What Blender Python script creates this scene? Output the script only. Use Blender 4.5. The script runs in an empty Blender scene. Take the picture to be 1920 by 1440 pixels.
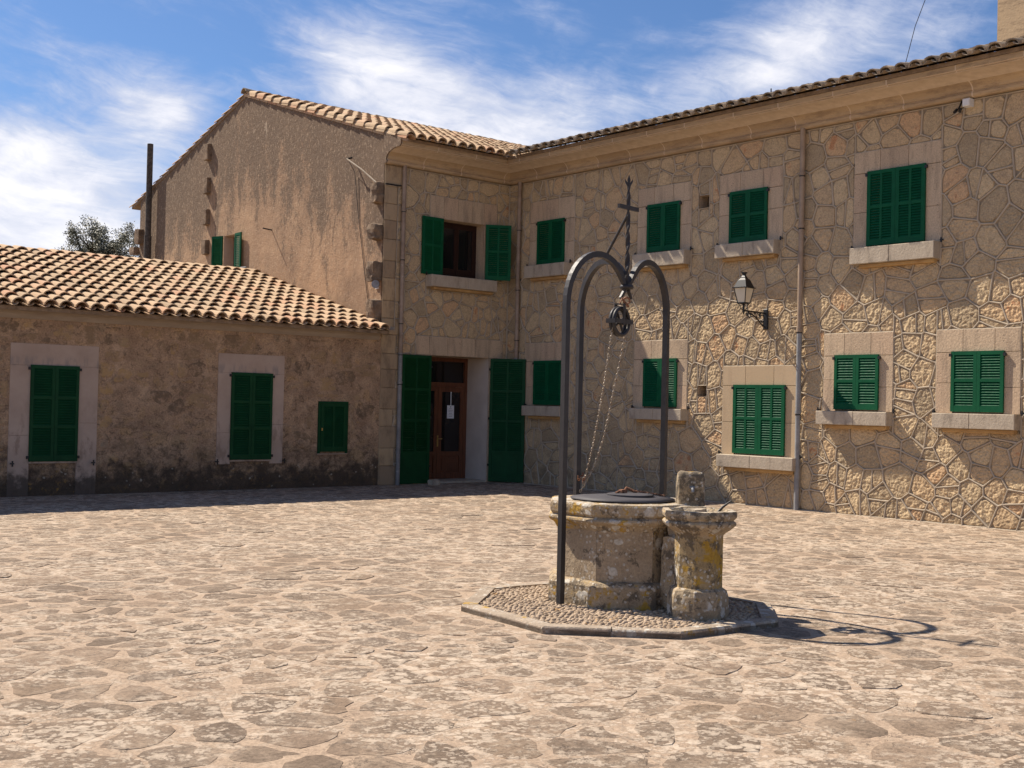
import bpy, math, random
import numpy as np
from mathutils import Vector, Matrix, noise as mnoise

R = math.radians
rng = random.Random(7)
S = bpy.context.scene
COL = S.collection

# ------------------------------------------------------------------ camera
cam_d = bpy.data.cameras.new('camera'); cam = bpy.data.objects.new('camera', cam_d); COL.objects.link(cam)
cf = Vector((0.64799859, 0.76146056, 0.01660265)); cr = Vector((0.7611433, -0.64820916, 0.02203998)); cu = Vector((-0.02754456, 0.00164487, 0.99961922))
CP = Vector((-16.345758, -19.395729, 1.6))
M = Matrix(((cr.x, cu.x, -cf.x, CP.x), (cr.y, cu.y, -cf.y, CP.y), (cr.z, cu.z, -cf.z, CP.z), (0, 0, 0, 1)))
cam.matrix_world = M
cam_d.sensor_width = 36; cam_d.lens = 2292.743 / 1920 * 36
cam_d.clip_start = .1; cam_d.clip_end = 3000
S.camera = cam

# ------------------------------------------------------------------ world, sun, exposure
SUN = Vector((-0.25, 0.80, 1.0)).normalized()          # direction towards the sun
SUN_EL = math.asin(SUN.z); SUN_AZ = math.atan2(SUN.x, SUN.y)
S.view_settings.view_transform = 'Standard'; S.view_settings.look = 'None'
S.view_settings.exposure = 0.68; S.view_settings.gamma = 1.0; S.view_settings.use_curve_mapping = False
sl = bpy.data.lights.new('sun', 'SUN'); sl.energy = 5.0; sl.angle = R(.53); sl.color = (1, .90, .77)
so = bpy.data.objects.new('sun', sl); COL.objects.link(so)
so.rotation_euler = SUN.to_track_quat('Z', 'Y').to_euler(); so.location = (-10, 0, 30)
SKY_STRENGTH = .054


class NT:
    """short-hand for building node trees"""
    def __init__(s, tree):
        s.t = tree; s.n = tree.nodes; s.l = tree.links
    def new(s, kind, **kw):
        n = s.n.new(kind)
        for k, v in kw.items(): setattr(n, k, v)
        return n
    def put(s, sock, v):
        if v is None: return
        if isinstance(v, bpy.types.NodeSocket): s.l.new(v, sock)
        else:
            if sock.type == 'RGBA' and len(v) == 3: v = (*v, 1)
            sock.default_value = v
    def math(s, op, a, b=None, c=None, clamp=False):
        n = s.new('ShaderNodeMath', operation=op, use_clamp=clamp)
        for i, v in enumerate((a, b, c)): s.put(n.inputs[i], v)
        return n.outputs[0]
    def noise(s, vec, scale, detail=4, rough=.55, dist=0, dim='3D'):
        n = s.new('ShaderNodeTexNoise'); s.put(n.inputs['Vector'], vec); s.put(n.inputs['Scale'], scale)
        n.inputs['Detail'].default_value = detail; n.inputs['Roughness'].default_value = rough; n.inputs['Distortion'].default_value = dist
        return n.outputs['Fac']
    def noisec(s, vec, scale, detail=3):
        n = s.new('ShaderNodeTexNoise'); s.put(n.inputs['Vector'], vec); s.put(n.inputs['Scale'], scale)
        n.inputs['Detail'].default_value = detail
        return n.outputs['Color']
    def vor(s, vec, scale, feat='F1', out='Distance', rand=1):
        n = s.new('ShaderNodeTexVoronoi', feature=feat); s.put(n.inputs['Vector'], vec); s.put(n.inputs['Scale'], scale)
        n.inputs['Randomness'].default_value = rand
        return n.outputs[out]
    def ramp(s, fac, stops, interp='LINEAR'):
        n = s.new('ShaderNodeValToRGB'); s.put(n.inputs[0], fac); cr_ = n.color_ramp; cr_.interpolation = interp
        while len(cr_.elements) > 1: cr_.elements.remove(cr_.elements[-1])
        for i, (p, c) in enumerate(stops):
            e = cr_.elements[0] if i == 0 else cr_.elements.new(p)
            e.position = p
            if not isinstance(c, (tuple, list)): c = (c, c, c)
            e.color = (*c, 1)
        return n.outputs[0]
    def step(s, v, lo, hi):
        n = s.new('ShaderNodeMapRange'); n.interpolation_type = 'SMOOTHSTEP'
        s.put(n.inputs[0], v); n.inputs[1].default_value = lo; n.inputs[2].default_value = hi
        n.inputs[3].default_value = 0; n.inputs[4].default_value = 1
        return n.outputs[0]
    def mix(s, fac, a, b, mode='MIX'):
        n = s.new('ShaderNodeMix', data_type='RGBA', blend_type=mode)
        s.put(n.inputs[0], fac); s.put(n.inputs[6], a); s.put(n.inputs[7], b)
        return n.outputs[2]
    def pos(s): return s.new('ShaderNodeNewGeometry').outputs['Position']
    def sep(s, v):
        n = s.new('ShaderNodeSeparateXYZ'); s.put(n.inputs[0], v); return n.outputs
    def comb(s, x, y, z):
        n = s.new('ShaderNodeCombineXYZ')
        for i, v in enumerate((x, y, z)): s.put(n.inputs[i], v)
        return n.outputs[0]
    def vmath(s, op, a, b):
        n = s.new('ShaderNodeVectorMath', operation=op); s.put(n.inputs[0], a); s.put(n.inputs[1], b); return n.outputs[0]
    def rnd(s):
        a = s.new('ShaderNodeNewGeometry').outputs['Random Per Island']; b = s.new('ShaderNodeObjectInfo').outputs['Random']
        return s.math('FRACT', s.math('ADD', a, b))
    def warp(s, vec, scale, amt):
        c = s.noisec(vec, scale); d = s.vmath('SUBTRACT', c, (.5, .5, .5))
        n = s.new('ShaderNodeVectorMath', operation='MULTIPLY_ADD'); s.put(n.inputs[0], d); n.inputs[1].default_value = (amt, amt, amt); s.put(n.inputs[2], vec)
        return n.outputs[0]
    def bump(s, h, dist, strength=1.0, normal=None):
        n = s.new('ShaderNodeBump'); s.put(n.inputs['Height'], h); n.inputs['Distance'].default_value = dist
        n.inputs['Strength'].default_value = strength
        if normal is not None: s.put(n.inputs['Normal'], normal)
        return n.outputs['Normal']


def mat(name, fn):
    m = bpy.data.materials.new(name); m.use_nodes = True
    t = NT(m.node_tree); b = m.node_tree.nodes['Principled BSDF']
    col, rough, nrm = fn(t)
    t.put(b.inputs['Base Color'], col); t.put(b.inputs['Roughness'], rough)
    if nrm is not None: t.put(b.inputs['Normal'], nrm)
    m['spec'] = 1; b.inputs['Specular IOR Level'].default_value = .25
    return m


# sky: Nishita light with a veil of wispy clouds laid out by direction
W = bpy.data.worlds.new('World'); S.world = W; W.use_nodes = True
t = NT(W.node_tree); bg = W.node_tree.nodes['Background']
sky = t.new('ShaderNodeTexSky', sky_type='NISHITA'); sky.sun_disc = False
sky.sun_elevation = SUN_EL; sky.sun_rotation = SUN_AZ; sky.air_density = 1.0; sky.dust_density = .6; sky.ozone_density = 2.2; sky.altitude = 300
gen = t.new('ShaderNodeTexCoord').outputs['Generated']
x, y, z = t.sep(gen)
az = t.math('MULTIPLY', t.math('ARCTAN2', x, y), 57.2958)
el = t.math('MULTIPLY', t.math('ARCSINE', z), 57.2958)
def blob(a0, e0, ra, re, k=1.0, tilt=0.0):
    da = t.math('SUBTRACT', az, a0); de = t.math('SUBTRACT', t.math('SUBTRACT', el, e0), t.math('MULTIPLY', da, tilt))
    q = t.math('ADD', t.math('POWER', t.math('ABSOLUTE', t.math('DIVIDE', da, ra)), 2), t.math('POWER', t.math('ABSOLUTE', t.math('DIVIDE', de, re)), 2))
    return t.math('MULTIPLY', t.math('EXPONENT', t.math('MULTIPLY', q, -1)), k)
def total(lst):
    r = lst[0]
    for q in lst[1:]: r = t.math('ADD', r, q)
    return r
mask = total([blob(18.5, 9.5, 7.5, 5.0, .52), blob(24.2, 12.9, 2.6, 1.5, .55, -.25), blob(18, 10.8, 1.8, 1.0, .35), blob(33.5, 15.2, 3.6, 2.0, .55, -.2), blob(38.5, 13.6, 6.8, 3.4, .72, -.2),
              blob(52, 15.4, 5.5, 2.4, .66, -.05), blob(55.5, 17.6, 4.5, 2.0, .55, .1), blob(45, 11.5, 7, 2.2, .3), blob(26, 17.6, 3.5, 1.0, .1),
              t.math('MULTIPLY', t.step(el, 14, 4), .52)])
# away from the view the same kind of broken cloud goes on
outside = t.math('SUBTRACT', 1, blob(40, 14, 30, 13, 1.0))
sv = t.comb(t.math('MULTIPLY', az, .115), t.math('MULTIPLY', el, .21), 0)
rot = t.new('ShaderNodeVectorRotate', rotation_type='Z_AXIS'); t.put(rot.inputs['Vector'], sv); rot.inputs['Angle'].default_value = R(24)
wv = t.warp(rot.outputs[0], 1.1, .55)
n1 = t.noise(wv, 1.15, 9, .62); 
stretch = t.new('ShaderNodeMapping'); t.put(stretch.inputs[0], wv); stretch.inputs['Scale'].default_value = (.8, 2.6, 1)
n2 = t.noise(stretch.outputs[0], 1.9, 8, .66)
n3 = t.noise(t.vmath('MULTIPLY', gen, (1, 1, 2.2)), 2.2, 6, .6)
nn = t.math('ADD', t.math('MULTIPLY', n1, .62), t.math('MULTIPLY', n2, .38))
dens = t.math('ADD', t.math('ADD', mask, t.math('MULTIPLY', t.math('SUBTRACT', nn, .5), 2.5)), t.math('MULTIPLY', t.math('MULTIPLY', outside, 1.4), t.math('SUBTRACT', n3, .36)))
cov = t.step(dens, .06, .98)
skyc = t.mix(1.0, sky.outputs[0], (.78, 1.0, 1.30, 1), 'MULTIPLY')
lit = t.math('ADD', t.math('MULTIPLY', dens, .62), t.math('MULTIPLY', t.noise(wv, 2.4, 7, .6), .55))
bright = t.ramp(lit, [(.28, (5.1, 6.0, 8.8)), (.5, (6.7, 7.3, 9.6)), (.74, (8.5, 8.9, 10.4)), (1.0, (12.4, 12.2, 12.6))])
cl = t.mix(t.math('MULTIPLY', cov, .94), skyc, bright)
t.put(bg.inputs[0], cl); bg.inputs[1].default_value = SKY_STRENGTH

# ------------------------------------------------------------------ materials
def m_cut(t):       # quarry-faced yellow limestone
    p = t.pos(); r = t.rnd()
    base = t.ramp(r, [(0, (0.3865, 0.2945, 0.1834)), (.25, (0.4863, 0.3649, 0.2201)), (.5, (0.5860, 0.4417, 0.2629)), (.7, (0.5112, 0.3713, 0.2201)), (.9, (0.5611, 0.3970, 0.2262)), (1, (0.5735, 0.3713, 0.2079))])
    st = t.noise(p, 3.2, 6, .65)
    c = t.mix(t.math('MULTIPLY', t.step(st, .5, .72), .45), base, (0.3367, 0.2432, 0.1468))
    rust = t.math('MULTIPLY', t.step(t.noise(p, 5.5, 5, .6, .8), .58, .66), t.step(r, .86, .9))
    c = t.mix(t.math('MULTIPLY', rust, .7), c, (0.4488, 0.1920, 0.0856))
    x, y, z = t.sep(p)
    low = t.math('MULTIPLY', t.step(z, 1.3, .1), t.step(t.noise(p, 2.6, 5, .6), .42, .62))
    low = t.math('MULTIPLY', low, t.step(y, -6.5, -3))
    c = t.mix(t.math('MULTIPLY', low, .55), c, (0.1247, 0.0960, 0.0673))
    f = t.noise(p, 42, 6, .8); c = t.mix(.6, c, t.ramp(f, [(.34, .4), (.5, .98), (.66, 1.45)]), 'MULTIPLY')  # colour speckle paints the fine relief shading that the bump loses in shade
    ed = t.noise(t.warp(p, 6, .1), 7, 6, .72); c = t.mix(t.math('MULTIPLY', t.step(ed, .56, .64), .4), c, (0.2234, 0.1680, 0.1154))
    h = t.math('ADD', t.math('MULTIPLY', t.noise(t.warp(p, 20, .02), 34, 4, .6), 1.0), t.math('MULTIPLY', t.noise(p, 9, 3, .5), .8))
    return c, .95, t.bump(h, .020, .8)
def m_rib(t):
    p = t.pos()
    c = t.ramp(t.noise(p, 2.5, 5, .6), [(.3, (0.3888, 0.3186, 0.2318)), (.7, (0.4968, 0.4104, 0.3039))])
    return c, .95, t.bump(t.noise(p, 60, 3, .6), .006, .7)
def m_bed(t):       # recessed mortar bed
    p = t.pos()
    c = t.ramp(t.noise(p, 6, 5, .6), [(.3, (0.2300, 0.1782, 0.1242)), (.7, (0.3565, 0.2760, 0.1836))])
    return c, .97, t.bump(t.noise(p, 50, 4, .6), .010, .8)
def m_dress(t):     # dressed grey-pink limestone round the windows
    p = t.pos(); x, y, z = t.sep(p)
    base = t.ramp(t.rnd(), [(0, (0.4838, 0.3618, 0.2430)), (.5, (0.5564, 0.4212, 0.2808)), (1, (0.5201, 0.3738, 0.2484))])
    sv = t.vmath('MULTIPLY', p, (9, 9, 1.4))
    st = t.step(t.noise(sv, 1.0, 6, .65), .46, .70)
    c = t.mix(t.math('MULTIPLY', st, .5), base, (0.2540, 0.1958, 0.1404))
    pits = t.step(t.vor(t.warp(p, 9, .05), 16), .16, .10)
    pm = t.math('MULTIPLY', pits, t.step(t.noise(p, 3, 3), .52, .6))
    c = t.mix(t.math('MULTIPLY', pm, .7), c, (0.1089, 0.0772, 0.0540))
    c = t.mix(.5, c, t.ramp(t.noise(p, 45, 6, .8), [(.34, .4), (.5, .98), (.66, 1.4)]), 'MULTIPLY')
    h = t.math('SUBTRACT', t.noise(p, 30, 4, .6), t.math('MULTIPLY', pm, .8))
    return c, .92, t.bump(h, .008, .7)
def m_newdress(t):
    p = t.pos()
    base = t.ramp(t.rnd(), [(0, (.47, .345, .21)), (1, (.52, .39, .25))])
    c = t.mix(t.math('MULTIPLY', t.step(t.noise(t.vmath('MULTIPLY', p, (6, 6, 1)), 1, 5, .6), .5, .75), .3), base, (.32, .22, .14))
    return c, .9, t.bump(t.noise(p, 40, 4, .6), .004, .5)
def m_sill(t):
    p = t.pos()
    c = t.ramp(t.noise(t.vmath('MULTIPLY', p, (5, 5, 2)), 1, 6, .7), [(.3, (0.2310, 0.1905, 0.1470)), (.45, (0.4410, 0.3656, 0.2744)), (.75, (0.5460, 0.4635, 0.3528))])
    c = t.mix(.3, c, t.ramp(t.noise(p, 55, 3, .7), [(.3, .35), (.7, 1.25)]), 'MULTIPLY')
    return c, .92, t.bump(t.noise(p, 26, 5, .6), .008, .7)
def m_ochre(t):
    p = t.pos()
    c = t.ramp(t.noise(p, 5, 5, .6), [(.3, (.36, .21, .09)), (.7, (.56, .36, .15))])
    return c, .92, t.bump(t.noise(p, 30, 4, .6), .005, .5)
def m_cornice(t):
    p = t.pos(); x, y, z = t.sep(p)
    base = t.ramp(t.rnd(), [(0, (0.3996, 0.2860, 0.1733)), (.5, (0.4968, 0.3630, 0.2205)), (1, (0.4428, 0.3135, 0.1890))])
    st = t.step(t.noise(t.vmath('MULTIPLY', p, (2, 2, 9)), 1.2, 7, .75), .46, .66)
    c = t.mix(t.math('MULTIPLY', st, .7), base, (0.2592, 0.1815, 0.1155))
    sp = t.math('MULTIPLY', t.step(t.noise(p, 24, 4, .7), .64, .70), .6)
    c = t.mix(sp, c, (0.1620, 0.1100, 0.0735))
    return c, .9, t.bump(t.noise(p, 28, 5, .6), .007, .6)
def m_stucco(t):    # rough brown render of the gable, washed by rain
    p = t.pos(); x, y, z = t.sep(p)
    c = t.ramp(t.noise(p, 1.1, 5, .6), [(.32, (0.2958, 0.1927, 0.1204)), (.55, (0.3869, 0.2511, 0.1530)), (.75, (0.4779, 0.3137, 0.1887))])
    warm = t.math('MULTIPLY', t.step(z, 6.2, 3.4), t.step(t.noise(p, .8, 4, .6), .38, .62))
    c = t.mix(t.math('MULTIPLY', warm, .6), c, (0.5689, 0.3578, 0.2040))
    streak = t.math('ADD', t.math('MULTIPLY', t.noise(t.vmath('MULTIPLY', t.warp(p, 1.4, .5), (2.3, 2.3, .5)), 1.0, 8, .68), .62), t.math('MULTIPLY', t.noise(p, 13, 6, .8), .38))
    rooft = t.math('SUBTRACT', z, t.math('SUBTRACT', 8.35, t.math('MULTIPLY', t.math('ABSOLUTE', t.math('SUBTRACT', y, 5.6)), .31)))
    upper = t.step(rooft, -3.6, -.1)
    dirt = t.math('MULTIPLY', t.step(t.math('ADD', streak, t.math('MULTIPLY', upper, .20)), .53, .64), .75)
    c = t.mix(dirt, c, (0.1194, 0.0881, 0.0632))
    sp = t.step(t.noise(t.vmath('MULTIPLY', p, (1, 1, .6)), 19, 6, .8), .54, .62)
    c = t.mix(t.math('MULTIPLY', sp, .42), c, (0.6372, 0.4845, 0.3264))
    wh = t.math('MULTIPLY', t.step(t.noise(t.vmath('MULTIPLY', p, (2.2, 2.2, .8)), 1.6, 6, .7), .64, .72), .45)
    c = t.mix(wh, c, (0.5917, 0.4734, 0.3468))
    h = t.math('ADD', t.noise(p, 42, 4, .75), t.math('MULTIPLY', t.noise(p, 7, 4, .6), 1.2))
    return c, .97, t.bump(h, .020, .8)
def m_lowwall(t):   # rubble bedded in brown plaster, black damp foot
    p = t.pos(); x, y, z = t.sep(p)
    pw = t.warp(p, 4, .16)
    sc = t.vmath('MULTIPLY', pw, (3.6, 3.6, 5.4))
    d = t.vor(sc, 1.0, 'DISTANCE_TO_EDGE'); cell = t.vor(sc, 1.0, 'F1', 'Color')
    cs = t.new('ShaderNodeSeparateColor'); t.put(cs.inputs[0], cell)
    plaster = t.ramp(t.noise(p, 2.2, 8, .7), [(.32, (0.2835, 0.1818, 0.1121)), (.5, (0.4394, 0.2895, 0.1770)), (.68, (0.5953, 0.4039, 0.2478))])
    stone = t.ramp(cs.outputs[0], [(0, (0.2835, 0.1951, 0.1239)), (.35, (0.3827, 0.2692, 0.1652)), (.7, (0.4678, 0.3096, 0.1652)), (.9, (0.5387, 0.3366, 0.1416)), (1, (0.3402, 0.2692, 0.1888))])
    vis = t.math('MULTIPLY', t.step(d, .05, .20), t.step(t.math('ADD', cs.outputs[1], t.math('MULTIPLY', t.noise(p, 3, 4, .6), .9)), .62, .95))
    c = t.mix(t.math('MULTIPLY', vis, .5), plaster, stone)
    blot = t.math('MULTIPLY', t.step(t.noise(t.vmath('MULTIPLY', pw, (1, 1, 1.8)), 6.5, 6, .7), .52, .66), t.step(z, 2.5, 1.0))
    c = t.mix(t.math('MULTIPLY', blot, .7), c, (0.1489, 0.1010, 0.0684))
    fine = t.noise(p, 36, 5, .75)
    c = t.mix(.55, c, t.ramp(fine, [(.32, .3), (.5, .98), (.68, 1.6)]), 'MULTIPLY')  # grain darkened and lightened in the colour, standing in for weak relief shading
    pt = t.step(t.noise(t.warp(p, 3, .3), 9, 7, .74), .54, .60); c = t.mix(t.math('MULTIPLY', pt, .5), c, (0.1205, 0.0834, 0.0566))
    pl = t.step(t.noise(t.warp(p, 2, .3), 3.3, 7, .72), .56, .62); c = t.mix(t.math('MULTIPLY', pl, .4), c, (0.6237, 0.4308, 0.2773))
    n = t.noise(p, 1.8, 5, .6)
    foot = t.step(t.math('ADD', z, t.math('MULTIPLY', t.math('SUBTRACT', t.noise(pw, 3.5, 8, .75), .5), 2.2)), .80, .18)
    c = t.mix(t.math('MULTIPLY', foot, .88), c, (0.0539, 0.0404, 0.0295))
    gold = t.math('MULTIPLY', foot, t.step(t.noise(p, 7, 6, .75), .55, .65))
    bx = t.math('ADD', blobx(t, x, -9.35, .5), blobx(t, x, -5.9, .5))
    c = t.mix(t.math('MULTIPLY', gold, t.math('ADD', .25, t.math('MULTIPLY', bx, .6), clamp=True)), c, (0.3685, 0.2086, 0.0531))
    wsp = t.math('MULTIPLY', t.step(t.vor(t.warp(p, 7, .07), 8.0), .20, .10), t.step(z, 1.0, .3))
    c = t.mix(t.math('MULTIPLY', t.math('MULTIPLY', wsp, t.step(t.noise(p, 5, 3), .5, .6)), .65), c, (0.5103, 0.4442, 0.3422))
    h = t.math('ADD', t.math('MULTIPLY', t.math('MINIMUM', t.math('MULTIPLY', d, 3), 1), .6), t.math('ADD', fine, t.math('MULTIPLY', t.noise(p, 12, 4, .6), .9)))
    return c, .97, t.bump(h, .022, .8)
def m_rubble(t):    # the same wall's stones, half smeared over
    c, r_, n_ = m_lowwall(t)
    s_ = t.ramp(t.rnd(), [(0, (0.1559, 0.1077, 0.0690)), (.3, (0.2551, 0.1750, 0.1035)), (.6, (0.3827, 0.2558, 0.1380)), (.85, (0.5103, 0.3231, 0.1380)), (1, (0.3402, 0.2692, 0.1840))])
    p = t.pos(); f = t.step(t.noise(p, 7, 5, .7), .40, .60)
    x, y, z = t.sep(p)
    f = t.math('MULTIPLY', f, t.step(t.math('ADD', z, t.math('MULTIPLY', t.noise(p, 4, 4, .6), .3)), .45, .75))
    return t.mix(t.math('MULTIPLY', f, .85), c, s_), .96, n_
def blobx(t, x, a, w):
    return t.step(t.math('ABSOLUTE', t.math('SUBTRACT', x, a)), w, w * .6)
def m_lowdress(t):
    p = t.pos(); x, y, z = t.sep(p)
    c = t.ramp(t.noise(p, 1.6, 5, .6), [(.3, (0.4144, 0.3021, 0.2250)), (.7, (0.5376, 0.4081, 0.3150))])
    st = t.math('MULTIPLY', t.step(t.noise(t.vmath('MULTIPLY', p, (7, 7, 2.5)), 1.0, 6, .7), .50, .64), t.step(z, 1.7, .7))
    c = t.mix(t.math('MULTIPLY', st, .65), c, (0.2464, 0.1696, 0.1200))
    run = t.math('MULTIPLY', t.step(t.noise(t.vmath('MULTIPLY', p, (9, 9, 2)), 1.0, 5, .7), .46, .62), t.math('MULTIPLY', t.step(z, 2.24, 2.12), t.step(z, 2.0, 2.05)))
    c = t.mix(t.math('MULTIPLY', run, .5), c, (0.2240, 0.2014, 0.1900))
    foot = t.step(t.math('ADD', z, t.math('MULTIPLY', t.math('SUBTRACT', t.noise(p, 5, 6, .7), .5), .9)), .46, .18)
    c = t.mix(t.math('MULTIPLY', foot, .85), c, (0.0560, 0.0424, 0.0320))
    return c, .93, t.bump(t.noise(p, 24, 5, .65), .006, .6)
def m_palejoint(t):
    p = t.pos(); return t.ramp(t.noise(p, 8, 4), [(.3, (.56, .44, .31)), (.7, (.68, .55, .41))]), .9, None
def m_lowcove(t):
    p = t.pos()
    c = t.ramp(t.noise(t.vmath('MULTIPLY', p, (1, 1, 4)), 1.8, 6, .65), [(.3, (.30, .23, .165)), (.7, (.42, .33, .24))])
    return c, .92, t.bump(t.noise(p, 20, 4, .6), .006, .5)
def m_tile(t):
    p = t.pos(); r = t.rnd()
    base = t.ramp(r, [(0, (0.3523, 0.2453, 0.1475)), (.3, (0.4697, 0.3332, 0.2023)), (.5, (0.4501, 0.3008, 0.1770)), (.7, (0.5186, 0.3749, 0.2318)), (.88, (0.4892, 0.3101, 0.1854)), (.97, (0.4599, 0.2499, 0.1433)), (1, (0.3914, 0.2869, 0.1854))], 'LINEAR')
    li = t.step(t.noise(p, 11, 6, .7), .50, .66)
    c = t.mix(t.math('MULTIPLY', li, .6), base, (0.2935, 0.2268, 0.1559))
    l2 = t.step(t.noise(p, 26, 4, .7), .60, .68); c = t.mix(t.math('MULTIPLY', l2, .5), c, (0.5871, 0.4628, 0.3203))
    gold = t.math('MULTIPLY', t.step(t.noise(p, 4.2, 5, .75), .68, .72), .8); c = t.mix(gold, c, (0.5088, 0.2592, 0.0421))
    return c, .9, t.bump(t.noise(p, 50, 5, .65), .006, .6)
def m_tiledark(t):
    p = t.pos(); c = t.ramp(t.noise(p, 9, 5, .6), [(.3, (.17, .12, .08)), (.7, (.34, .25, .17))])
    return c, .95, t.bump(t.noise(p, 40, 4, .6), .006, .6)
def m_oldtile(t):
    p = t.pos(); r = t.rnd()
    c = t.ramp(r, [(0, (.24, .19, .135)), (.5, (.35, .275, .195)), (1, (.42, .32, .21))])
    c = t.mix(t.math('MULTIPLY', t.step(t.noise(p, 9, 6, .7), .45, .62), .7), c, (.17, .14, .105))
    gold = t.step(t.noise(p, 4.5, 5, .7), .64, .68); c = t.mix(t.math('MULTIPLY', gold, .8), c, (.50, .28, .04))
    return c, .93, t.bump(t.noise(p, 50, 5, .65), .008, .6)
def m_green(t):
    p = t.pos()
    c = t.ramp(t.noise(p, 7, 4, .6), [(.3, (0.0000, 0.0666, 0.0251)), (.7, (0.0011, 0.0897, 0.0336))])
    wear = t.step(t.noise(t.vmath('MULTIPLY', p, (6, 6, 22)), 2.0, 5, .7), .70, .735)
    c = t.mix(t.math('MULTIPLY', wear, .5), c, (0.2464, 0.3767, 0.2398))
    return c, t.ramp(t.noise(p, 20, 3), [(.3, .55), (.7, .7)]), t.bump(t.noise(p, 60, 3), .002, .4)
def m_greenlow(t):
    p = t.pos()
    c = t.ramp(t.noise(p, 5, 4, .6), [(.3, (0.0027, 0.0430, 0.0129)), (.7, (0.0043, 0.0597, 0.0181))])
    return c, .6, t.bump(t.noise(p, 60, 3), .002, .4)
def m_iron(t):
    p = t.pos()
    c = t.ramp(t.noise(p, 9, 5, .65), [(.3, (0.0208, 0.0176, 0.0168)), (.62, (0.0336, 0.0296, 0.0288)), (.8, (0.0640, 0.0480, 0.0400))])
    return c, .5, t.bump(t.noise(p, 45, 4, .6), .003, .5)
def m_black(t):
    return t.ramp(t.noise(t.pos(), 20), [(.3, (.010, .010, .011)), (.7, (.020, .019, .019))]), .45, None
def m_rust(t):
    p = t.pos()
    return t.ramp(t.noise(p, 60, 4), [(.3, (.10, .045, .025)), (.55, (.28, .13, .07)), (.75, (.40, .26, .19))]), .8, t.bump(t.noise(p, 150), .002, .5)
def m_chain(t):
    p = t.pos()
    return t.ramp(t.noise(p, 18, 3), [(.35, (0.2304, 0.1764, 0.1311)), (.65, (0.3968, 0.3529, 0.2964))]), .35, None
def m_lid(t):
    p = t.pos()
    c = t.ramp(t.noise(p, 6, 5, .65), [(.3, (.052, .048, .050)), (.7, (.085, .078, .080))])
    c = t.mix(t.math('MULTIPLY', t.step(t.noise(p, 14, 5, .7), .64, .72), .5), c, (.17, .10, .06))
    return c, .62, t.bump(t.noise(p, 30, 4, .6), .003, .5)
def m_pipe(t):
    p = t.pos(); x, y, z = t.sep(p)
    c = t.ramp(t.noise(p, 5, 5, .65), [(.3, (.22, .16, .115)), (.7, (.36, .27, .20))])
    c = t.mix(t.step(z, 2.56, 2.53), c, t.ramp(t.noise(p, 6, 5, .6), [(.3, (.17, .165, .16)), (.7, (.27, .26, .25))]))
    c = t.mix(t.math('MULTIPLY', t.step(t.noise(p, 28, 3), .66, .7), .6), c, (.5, .46, .4))
    return c, .55, t.bump(t.noise(p, 30, 3), .003, .4)
def m_pipe2(t):
    p = t.pos(); x, y, z = t.sep(p)
    c = t.ramp(t.noise(p, 5, 5, .65), [(.3, (.26, .19, .135)), (.7, (.40, .30, .21))])
    c = t.mix(t.step(z, 2.86, 2.83), c, t.ramp(t.noise(p, 6, 5, .6), [(.3, (.20, .20, .20)), (.7, (.30, .30, .30))]))
    return c, .5, t.bump(t.noise(p, 30, 3), .003, .4)
def lichen_core(t, yellow, white, dark, base):
    p = t.pos(); pw = t.warp(p, 9, .05)
    c = t.ramp(t.noise(p, 3.5, 6, .65), base)
    c = t.mix(.45, c, t.ramp(t.noise(p, 60, 4, .75), [(.3, .35), (.7, 1.4)]), 'MULTIPLY')
    dk = t.step(t.math('ADD', t.noise(pw, 12, 6, .75), t.math('MULTIPLY', t.noise(p, 2.5, 3), .35)), .74 - dark, .82 - dark)
    c = t.mix(t.math('MULTIPLY', dk, .75), c, (.075, .062, .048))
    ye = t.step(t.math('ADD', t.noise(pw, 7, 7, .75), t.math('MULTIPLY', t.noise(p, 2.2, 2), .5)), .90 - yellow, .98 - yellow)
    c = t.mix(t.math('MULTIPLY', ye, .85), c, t.ramp(t.noise(p, 40, 3), [(.3, (.34, .19, .02)), (.7, (.50, .30, .035))]))
    v = t.vor(t.warp(p, 12, .05), 8); v2 = t.vor(t.warp(p, 20, .03), 26)
    clus = t.noise(p, 3.3, 3, .5)
    w1 = t.math('MULTIPLY', t.step(v, .36, .30), t.step(clus, .60 - white, .66 - white))
    w2 = t.math('MULTIPLY', t.step(v2, .32, .26), t.step(clus, .52 - white, .60 - white))
    ww = t.math('MAXIMUM', w1, t.math('MULTIPLY', w2, .8))
    c = t.mix(t.math('MULTIPLY', ww, .9), c, t.ramp(t.noise(p, 50, 3), [(.3, (.42, .38, .31)), (.7, (.66, .62, .54))]))
    h = t.math('ADD', t.noise(p, 38, 5, .7), t.math('ADD', t.math('MULTIPLY', t.noise(p, 9, 4, .6), 1.2), t.math('MULTIPLY', ww, .25)))
    return c, .95, t.bump(h, .014, .8)
m_well = lambda t: lichen_core(t, .09, .15, .05, [(.3, (.27, .205, .13)), (.55, (.40, .31, .20)), (.75, (.48, .38, .26))])
m_wellpanel = lambda t: lichen_core(t, .01, .10, -.01, [(.3, (.29, .22, .145)), (.55, (.39, .30, .20)), (.75, (.46, .365, .25))])
m_wellcol = lambda t: lichen_core(t, .135, .08, .07, [(.3, (.25, .185, .095)), (.55, (.37, .27, .14)), (.75, (.45, .34, .20))])
m_tapstone = lambda t: lichen_core(t, .03, .08, .09, [(.3, (.24, .18, .11)), (.55, (.36, .28, .18)), (.75, (.44, .35, .24))])
m_welltop = lambda t: lichen_core(t, .07, .14, -.02, [(.3, (.36, .29, .20)), (.55, (.47, .385, .28)), (.75, (.55, .46, .34))])
m_kerb = lambda t: lichen_core(t, .05, .10, -.03, [(.3, (.28, .22, .16)), (.55, (.40, .32, .24)), (.75, (.50, .41, .31))])
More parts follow.
